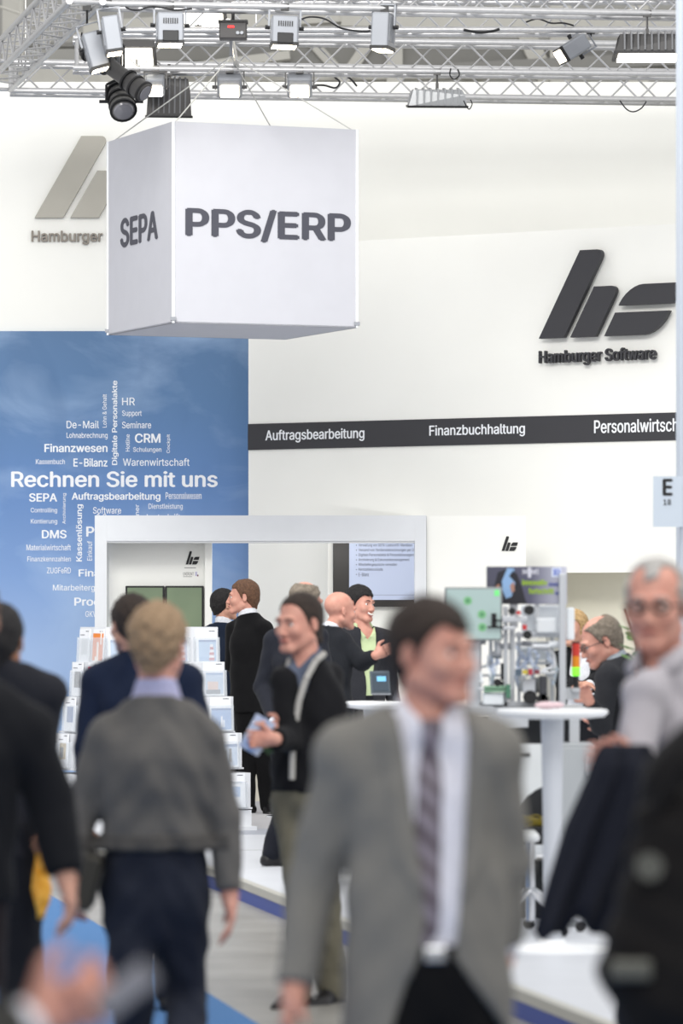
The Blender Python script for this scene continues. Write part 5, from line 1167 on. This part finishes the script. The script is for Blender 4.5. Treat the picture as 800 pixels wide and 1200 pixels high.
# cardigan man holding leaflets
P6 = person(dict(label='man with receding dark hair in a black cardigan holding leaflets, looking left', k=270, root=356, H=1.74, yaw=-30, g=.0095, gf=.0065, gc=.0105, flat=.72, cuffs=False,
    J=dict(hip=(362, 935), neck=(360, 778), shl=(334, 798, -.06), shr=(385, 795, .12), ell=(338, 866, -.12), wrl=(322, 866, -.32), elr=(394, 872, .10), wrr=(334, 856, -.12), knl=(352, 1040, -.1), anl=(350, 1160, -.05), knr=(380, 1040, .0), anr=(388, 1160, .1)),
    head=dict(px=(350, 731, -.02), yaw=-42, pitch=3, hair='darkbrown', style='tail', thick=.006, front=.088, rough=.3, s=1.08), hands=dict(r=dict(curl=.8, dir=(-1, -.25, .05), thumb=(0, 0, 1), palm=(0, -1, -.2)), l=dict(curl=.8, dir=(-1, 0, 0), thumb=(0, 0, 1))),
    top='cardigan', cloth=cloth('black cardigan', '#1a1a1d'), hem=.03, shirt=cloth('blue grey shirt', '#5e6678'), cut=[(-.2, .002), (.12, .003), (.30, .008), (.45, .035), (.53, .055)], lapel=0, trousers=cloth('khaki chinos', '#6e6a5c', '#605d50'), skin=SKIN2, belt=.06, collar_h=.02))
t_, J_, ro_, hp_, f_, a_ = P6
def on_chest(y, u, fw): z = EYE+(HOR-y)/270.-ro_[2]; q = (z-J_['hip'][2])/(J_['neck'][2]-J_['hip'][2]); c = J_['hip']*(1-q)+J_['neck']*q; return Vector((*(c+a_*u+f_*fw)[:2], z))
TRIM = cloth('pale knit trim', '#b5b3ae')
G().tube([on_chest(*q) for q in ((766, .085, .0), (774, .078, .06), (795, .058, .112), (820, .036, .135), (850, .018, .145), (885, .006, .148), (912, .004, .150))], .014, 8).obj('trim_band', TRIM, t_, True)
G().tube([on_chest(*q) for q in ((772, -.055, .06), (795, -.045, .112), (830, -.018, .135), (850, -.008, .142))], .011, 8).obj('trim_band', TRIM, t_, True)
c = PW(300, 862, 270, -.16); t = thing('folded_leaflet', 'white and blue folded leaflets in the hand of the cardigan man', 'leaflet', c)
M = Matrix.Rotation(.5, 4, 'Y'); G().box((-.045, -.006, -.075), (.05, .0, .085), M).obj('leaflet_cover', mat('white blue leaflet', '#dfe6f2', .4, noise=(12, '#5c86c8', .9)), t)
G().box((-.02, .004, -.10), (.07, .009, .04), Matrix.Rotation(-.75, 4, 'Y')).obj('leaflet_back', mat('green leaflet', '#3f5a3c', .5), t); G().box((-.05, .010, -.07), (.03, .013, .03), Matrix.Rotation(-.6, 4, 'Y')).obj('inner_sheet', mat('grey white sheet', '#cfd4d8', .5), t)
# leaning grey-haired man behind
person(dict(label='grey-haired man in dark suit leaning forward behind the cardigan man', k=188, gz=PH, root=345, H=1.80, yaw=115, J=dict(hip=(338, 862), neck=(350, 738), shl=(322, 752, .05), shr=(372, 748, -.1), ell=(308, 806, .05), wrl=(322, 846, -.2), elr=(380, 790, -.2), wrr=(370, 830, -.3), knl=(336, 940, .0), anl=(318, 999, .0), knr=(360, 940, -.1), anr=(372, 1001, -.1)),
    head=dict(px=(359, 706), yaw=125, pitch=8, hair='greybrown', thick=.008, bald=(.03, .02)), cloth=cloth('dark navy suit', '#23252d'), trousers=cloth('navy suit trousers', '#1c1e26'), hem=-.12, skin=SKIN2))
# bald man with raised forearm
person(dict(label='bald man in dark suit stretching his arm to the right', k=182, gz=PH, root=388, H=1.74, yaw=150, cuffs=False, J=dict(neck=(385, 742), hip=(385, 860), shl=(362, 752, .05), shr=(400, 752, -.05), elr=(424, 776, -.12), wrr=(440, 768, -.2)),
    head=dict(px=(399, 716), yaw=115, hair='greybrown', style=None, pitch=4), hands=dict(r=dict(dir=(.9, -.2, .45), thumb=(0, 0, 1), curl=.9)), cloth=cloth('charcoal suit', '#24262b'), hem=-.12, skin=SKIN2))
# laughing man in green shirt
person(dict(label='laughing dark-haired man in green shirt and dark jacket behind the small table', k=165, gz=PH, root=425, H=1.72, yaw=28, J=dict(neck=(426, 739), shl=(400, 748), shr=(452, 750)), g=.009, gf=.0055,
    head=dict(px=(422, 708.5), yaw=50, roll=4, hair='black', thick=.013, smile=True, s=1.08, front=.062), shirt=cloth('lime green shirt', '#c4d3a8', '#bccb9e'), open=.06, cloth=cloth('grey black jacket', '#303136'), cut=[(-.2, .08), (0, .03), (.15, .025), (.30, .045), (.45, .055), (.56, .055)], lapel=.04, lapel_to=.2, hem=-.14, skin=SKIN2))
# blond person behind
person(dict(label='blond person half hidden between the bald man and the laughing man', k=160, gz=PH, root=400, H=1.62, yaw=190, head=dict(yaw=190, hair='blond', style='long', face=False, px=(403, 727)), top='sweater', cloth=cloth('dark pullover', '#2e2f36'), hem=-.05))
# black suit in profile and his partner
person(dict(label='man in black suit standing in profile facing left before the portal', k=148.5, gz=PH, root=298, H=1.84, yaw=-140, g=.0095, gf=.006, bulk=1.1, cuffs=False, J=dict(neck=(291, 724), shl=(275, 738, .13), shr=(309, 738, -.1), ell=(272, 778, .16), wrl=(282, 795, .34), elr=(314, 788, -.02), wrr=(300, 812, .22), hip=(297, 815), knl=(289, 880), knr=(308, 880), anl=(290, 941), anr=(314, 943)),
    head=dict(px=(284.5, 700), yaw=-88, hair='brown', thick=.006, front=.07, s=1.08), foot_l=(-.9, -.4, 0), foot_r=(.1, -1, 0), flat=.72, cloth=cloth('black wool suit', '#131315'), trousers=cloth('black wool trousers', '#101012'), hem=-.13, shirt=cloth('white collar shirt', '#e6e8ee'), skin=SKIN2, collar_h=.02))
person(dict(label='black-haired man in navy suit mostly hidden behind the man in black suit', k=145, gz=PH, root=263, H=1.76, yaw=150, head=dict(px=(263.5, 709), yaw=115, hair='black', thick=.012), cloth=cloth('blue black suit', '#20293a'), shirt=cloth('white collar shirt', '#e6e8ee'), hem=-.12, collar_h=.015))
# stooping man at right
person(dict(label='balding grey-haired man in charcoal coat stooping toward the automation rig', k=205, gz=PH, root=735, H=1.80, yaw=-75, flat=.75, bulk=1.08, cuffs=False, J=dict(hip=(735, 885), neck=(722, 776), shl=(712, 795, -.18), shr=(740, 792, .16), ell=(704, 850, -.25), wrl=(690, 822, -.35), elr=(735, 860, .1), wrr=(712, 850, .05), knl=(730, 970), anl=(728, 1025), knr=(745, 970), anr=(750, 1025)),
    head=dict(px=(703, 752), yaw=-78, pitch=22, hair='greybrown', thick=.010, bald=(.055, -.01), front=.09, glasses=1.2, s=1.12), cloth=cloth('charcoal wool coat', '#2b2c30'), shirt=cloth('grey collar shirt', '#9aa1a8'), hem=-.2, skin=SKIN2))
person(dict(label='blond woman in black jacket with name badge behind the signal light', k=185, gz=PH, root=682, H=1.60, yaw=-15, J=dict(elr=(704, 790), wrr=(690, 803, -.25), ell=(664, 800), wrl=(678, 806, -.25)), hands=dict(l=dict(dir=(1, -.3, .2), curl=.7), r=dict(dir=(-1, -.3, .1), curl=.7)),
    head=dict(px=(672, 737), yaw=-35, hair='blond', style='long', thick=.014), cloth=cloth('black blazer', '#17181b'), shirt=cloth('white blouse', '#e2e4ea'), cut=[(-.2, .1), (.1, .09), (.3, .07), (.5, .06), (.56, .06)], lapel=.03, lapel_to=.2, hem=-.08))
c = PW(687, 774, 185, -.16); o = boxo('name_badge', (c.x-.03, c.y-.003, c.z-.02), (c.x+.03, c.y, c.z+.02), mat('badge white', '#e8eaee', .4)); tag(o, 'white name badge on the black blazer of the blond woman', 'badge')
c = PW(690, 812, 185, -.38); o = boxo('paper_sheet', (c.x-.07, c.y-.05, c.z-.01), (c.x+.07, c.y+.05, c.z-.002), mat('paper white', '#dfe4ea', .5)); tag(o, 'white paper held by the blond woman behind the signal light', 'paper')
# man with glasses carrying a coat
P16 = person(dict(label='grey-haired man with dark glasses and open pale shirt carrying a dark coat', k=400, root=785, H=1.80, yaw=-38, g=.0095, gf=.0065, gc=.0105, flat=.7, bulk=1.05,
    J=dict(neck=(782, 782), shl=(754, 812, -.16), shr=(842, 812, .14), ell=(745, 905, -.25), wrl=(731, 908, -.42), elr=(868, 920, .05), wrr=(745, 900, -.28)), hands=dict(l=dict(dir=(-.75, -.2, .6), thumb=(-.3, 0, 1), curl=.9, spread=.4), r=dict(dir=(-1, -.2, .3), thumb=(0, 0, 1), curl=.6)),
    head=dict(px=(768, 712), yaw=-14, hair='silver', brow='grey', thick=.007, front=.075, glasses=1.5, recede=True, s=1.10), top='shirt', shirt=cloth('pale mauve grey shirt', '#b1adb2', '#a5a1a7'), open=.05, trousers=cloth('dark trousers', '#20222a'), skin=SKIN2))
t_, J_, ro_, hp_, f_, a_ = P16
PSH = MATS['cloth pale mauve grey shirt']
def nk_(u, fw, z): return Vector(J_['neck']+a_*u+f_*fw+np.array([0, 0, z]))
for s_ in (-1, 1):
    V = [nk_(.068*s_, -.01, .075), nk_(.070*s_, .03, .070), nk_(.030*s_, .098, .020), nk_(.055*s_, .118, -.035), nk_(.092*s_, .080, .0), nk_(.088*s_, -.01, .045)]
    o = link('collar_wing', mesh(V, [(0, 1, 5), (1, 4, 5), (1, 2, 4), (2, 3, 4)], True, PSH), t_); md = o.modifiers.new('thickness', 'SOLIDIFY'); md.thickness = .006
o = G().tube([nk_(.0, .118, -.03), nk_(.0, .130, -.10), nk_(.0, .128, -.2), nk_(0, .125, -.32)], .010, 6).obj('placket', PSH, t_, True)
# the coat hanging over his forearm: folded cloth
def drape(name, outline_fn, k, Yd, m, label, cat, th=.05, n=26, mrows=30):
    V = []; Fc = []; Y = F/k+Yd; base_ = pt(*outline_fn(0)[:1], outline_fn(0)[2], Y)
    rows = []
    for j in range(mrows+1):
        q = j/mrows; xl, xr, y = outline_fn(q); rows.append((xl, xr, y))
    for side in (0, 1):
        for j, (xl, xr, y) in enumerate(rows):
            q = j/mrows
            for i in range(n+1):
                u = i/n; px = xl+(xr-xl)*u; fold = (.020*math.sin(u*17+q*2)+.012*math.sin(u*31+q*5))*(.35+.65*q); e_ = math.sin(math.pi*u)**.5*min(1, (q+.05)*6)*min(1, (1-q)*8+.3)
                p = pt(px, y+ (10*math.sin(u*9)+5*math.sin(u*21))*(q**3), Y); V.append((p.x, p.y-.02+fold+(-1 if side == 0 else 1)*th*e_, p.z))
    W_ = n+1; T_ = (mrows+1)*W_
    for j in range(mrows):
        for i in range(n):
            a_ = j*W_+i; Fc.append((a_, a_+1, a_+W_+1, a_+W_)); Fc.append((T_+a_+W_, T_+a_+W_+1, T_+a_+1, T_+a_))
    ring = [i for i in range(W_)]+[j*W_+n for j in range(1, mrows+1)]+[mrows*W_+i for i in range(n-1, -1, -1)]+[j*W_ for j in range(mrows-1, 0, -1)]
    for p, q in zip(ring, ring[1:]+ring[:1]): Fc.append((q, p, T_+p, T_+q))
    o = link(name, mesh(V, Fc, True, m)); tag(o, label, cat); return o
def coat_outline(q):
    xl = np.interp(q, [0, .04, .2, .45, .75, 1], [705, 697, 684, 660, 640, 625]); xr = np.interp(q, [0, .2, .6, .8, 1], [760, 775, 755, 735, 722]); return float(xl), float(xr), 872+q*218
drape('carried_coat', coat_outline, 400, -.50, cloth('dark blue carried coat', '#20222c', '#181a22'), 'dark blue coat draped over the forearm of the man with glasses', 'coat', .05)
# nearest person at the right edge, with backpack
P17 = person(dict(label='person in a black coat at the lower right edge, turned away', k=600, root=868, H=1.74, yaw=150, g=.012, gf=.009, gc=.0125, bulk=1.1, J=dict(neck=(872, 872), hip=(885, 1140), shl=(803, 915), shr=(960, 915), ell=(768, 1040, .05), wrl=(782, 1130, -.1)), head=dict(yaw=150, hair='darkbrown'), top='coat', cloth=cloth('black coat', '#1b1a1b', '#141314'), hem=-.25, flare=.0, trousers=cloth('black jeans', '#161618')))
# backpack
c = PW(812, 1040, 600, -.2); t = thing('shoulder_bag', 'large black shoulder bag with two dull metal patches at the lower right edge', 'bag', c)
BG = cloth('black bag canvas', '#1d1b1b', '#151414')
bv = Vol(np.arange(-.26, .3, .014), np.arange(-.16, .16, .014), np.arange(-.34, .26, .014)); bv.cone((-.06, 0, -.16), (-.03, 0, .10), .12, .09, .05, np.diag([1, 1.7, 1.])); bv.cone((.10, 0, -.18), (.10, 0, .12), .12, .10, .05, np.diag([1, 1.7, 1.]))
gx, gy, gz_ = bv.grid(); bv.F += .006*np.sin(gx*40+gz_*25)*np.sin(gz_*50); link('bag_body', vmesh(bv, BG), t)
DM = mat('dull metal patch', '#5f5f58', .5, .4); G().cyl((-.09, -.10, .045), (-.09, -.085, .045), .026, n=20).obj('round_patch', DM, t, True); G().box((-.165, -.095, -.17), (-.085, -.075, -.13), bev=.008).obj('buckle', DM, t)
G().tube([(-.08, -.03, .14), (-.02, -.07, .24), (.05, -.06, .32), (.12, .0, .36)], .016).obj('strap', BG, t)
# person very close at the lower left, only the hand and sleeve reach into the picture
P18 = person(dict(label='person very near at lower left, only blurred hand and dark sleeve visible', k=900, root=-160, H=1.72, yaw=70, g=.011, gf=.007, gc=.012, J=dict(neck=(-165, 960), hip=(-165, 1400), shl=(-180, 1000, .18), shr=(-150, 1000, -.18), elr=(-100, 1275, -.12), wrr=(38, 1200, -.05), ell=(-190, 1250, .2), wrl=(-150, 1400, .25)),
    hands=dict(r=dict(dir=(.85, -.1, .42), thumb=(-.2, -.3, 1), palm=(.2, 1, -.3), curl=1.0, spread=.3)), head=dict(hair='darkbrown'), cloth=cloth('dark grey sleeve', '#3a3a38'), skin=SKIN2, hem=-.1))
c = PW(146, 1160, 900, -.07); t = thing('mobile_phone', 'blurred grey mobile phone held in the hand at the lower left edge', 'phone', c)
M = ME((0, 0, 0), .2, .1, .9); G().box((-.018, -.005, -.042), (.018, .005, .042), M, bev=.004).obj('case', mat('grey phone case', '#77767a', .4), t); G().box((-.015, -.007, -.036), (.015, -.004, .036), M).obj('screen', mat('phone screen', '#8c8c92', .2), t)
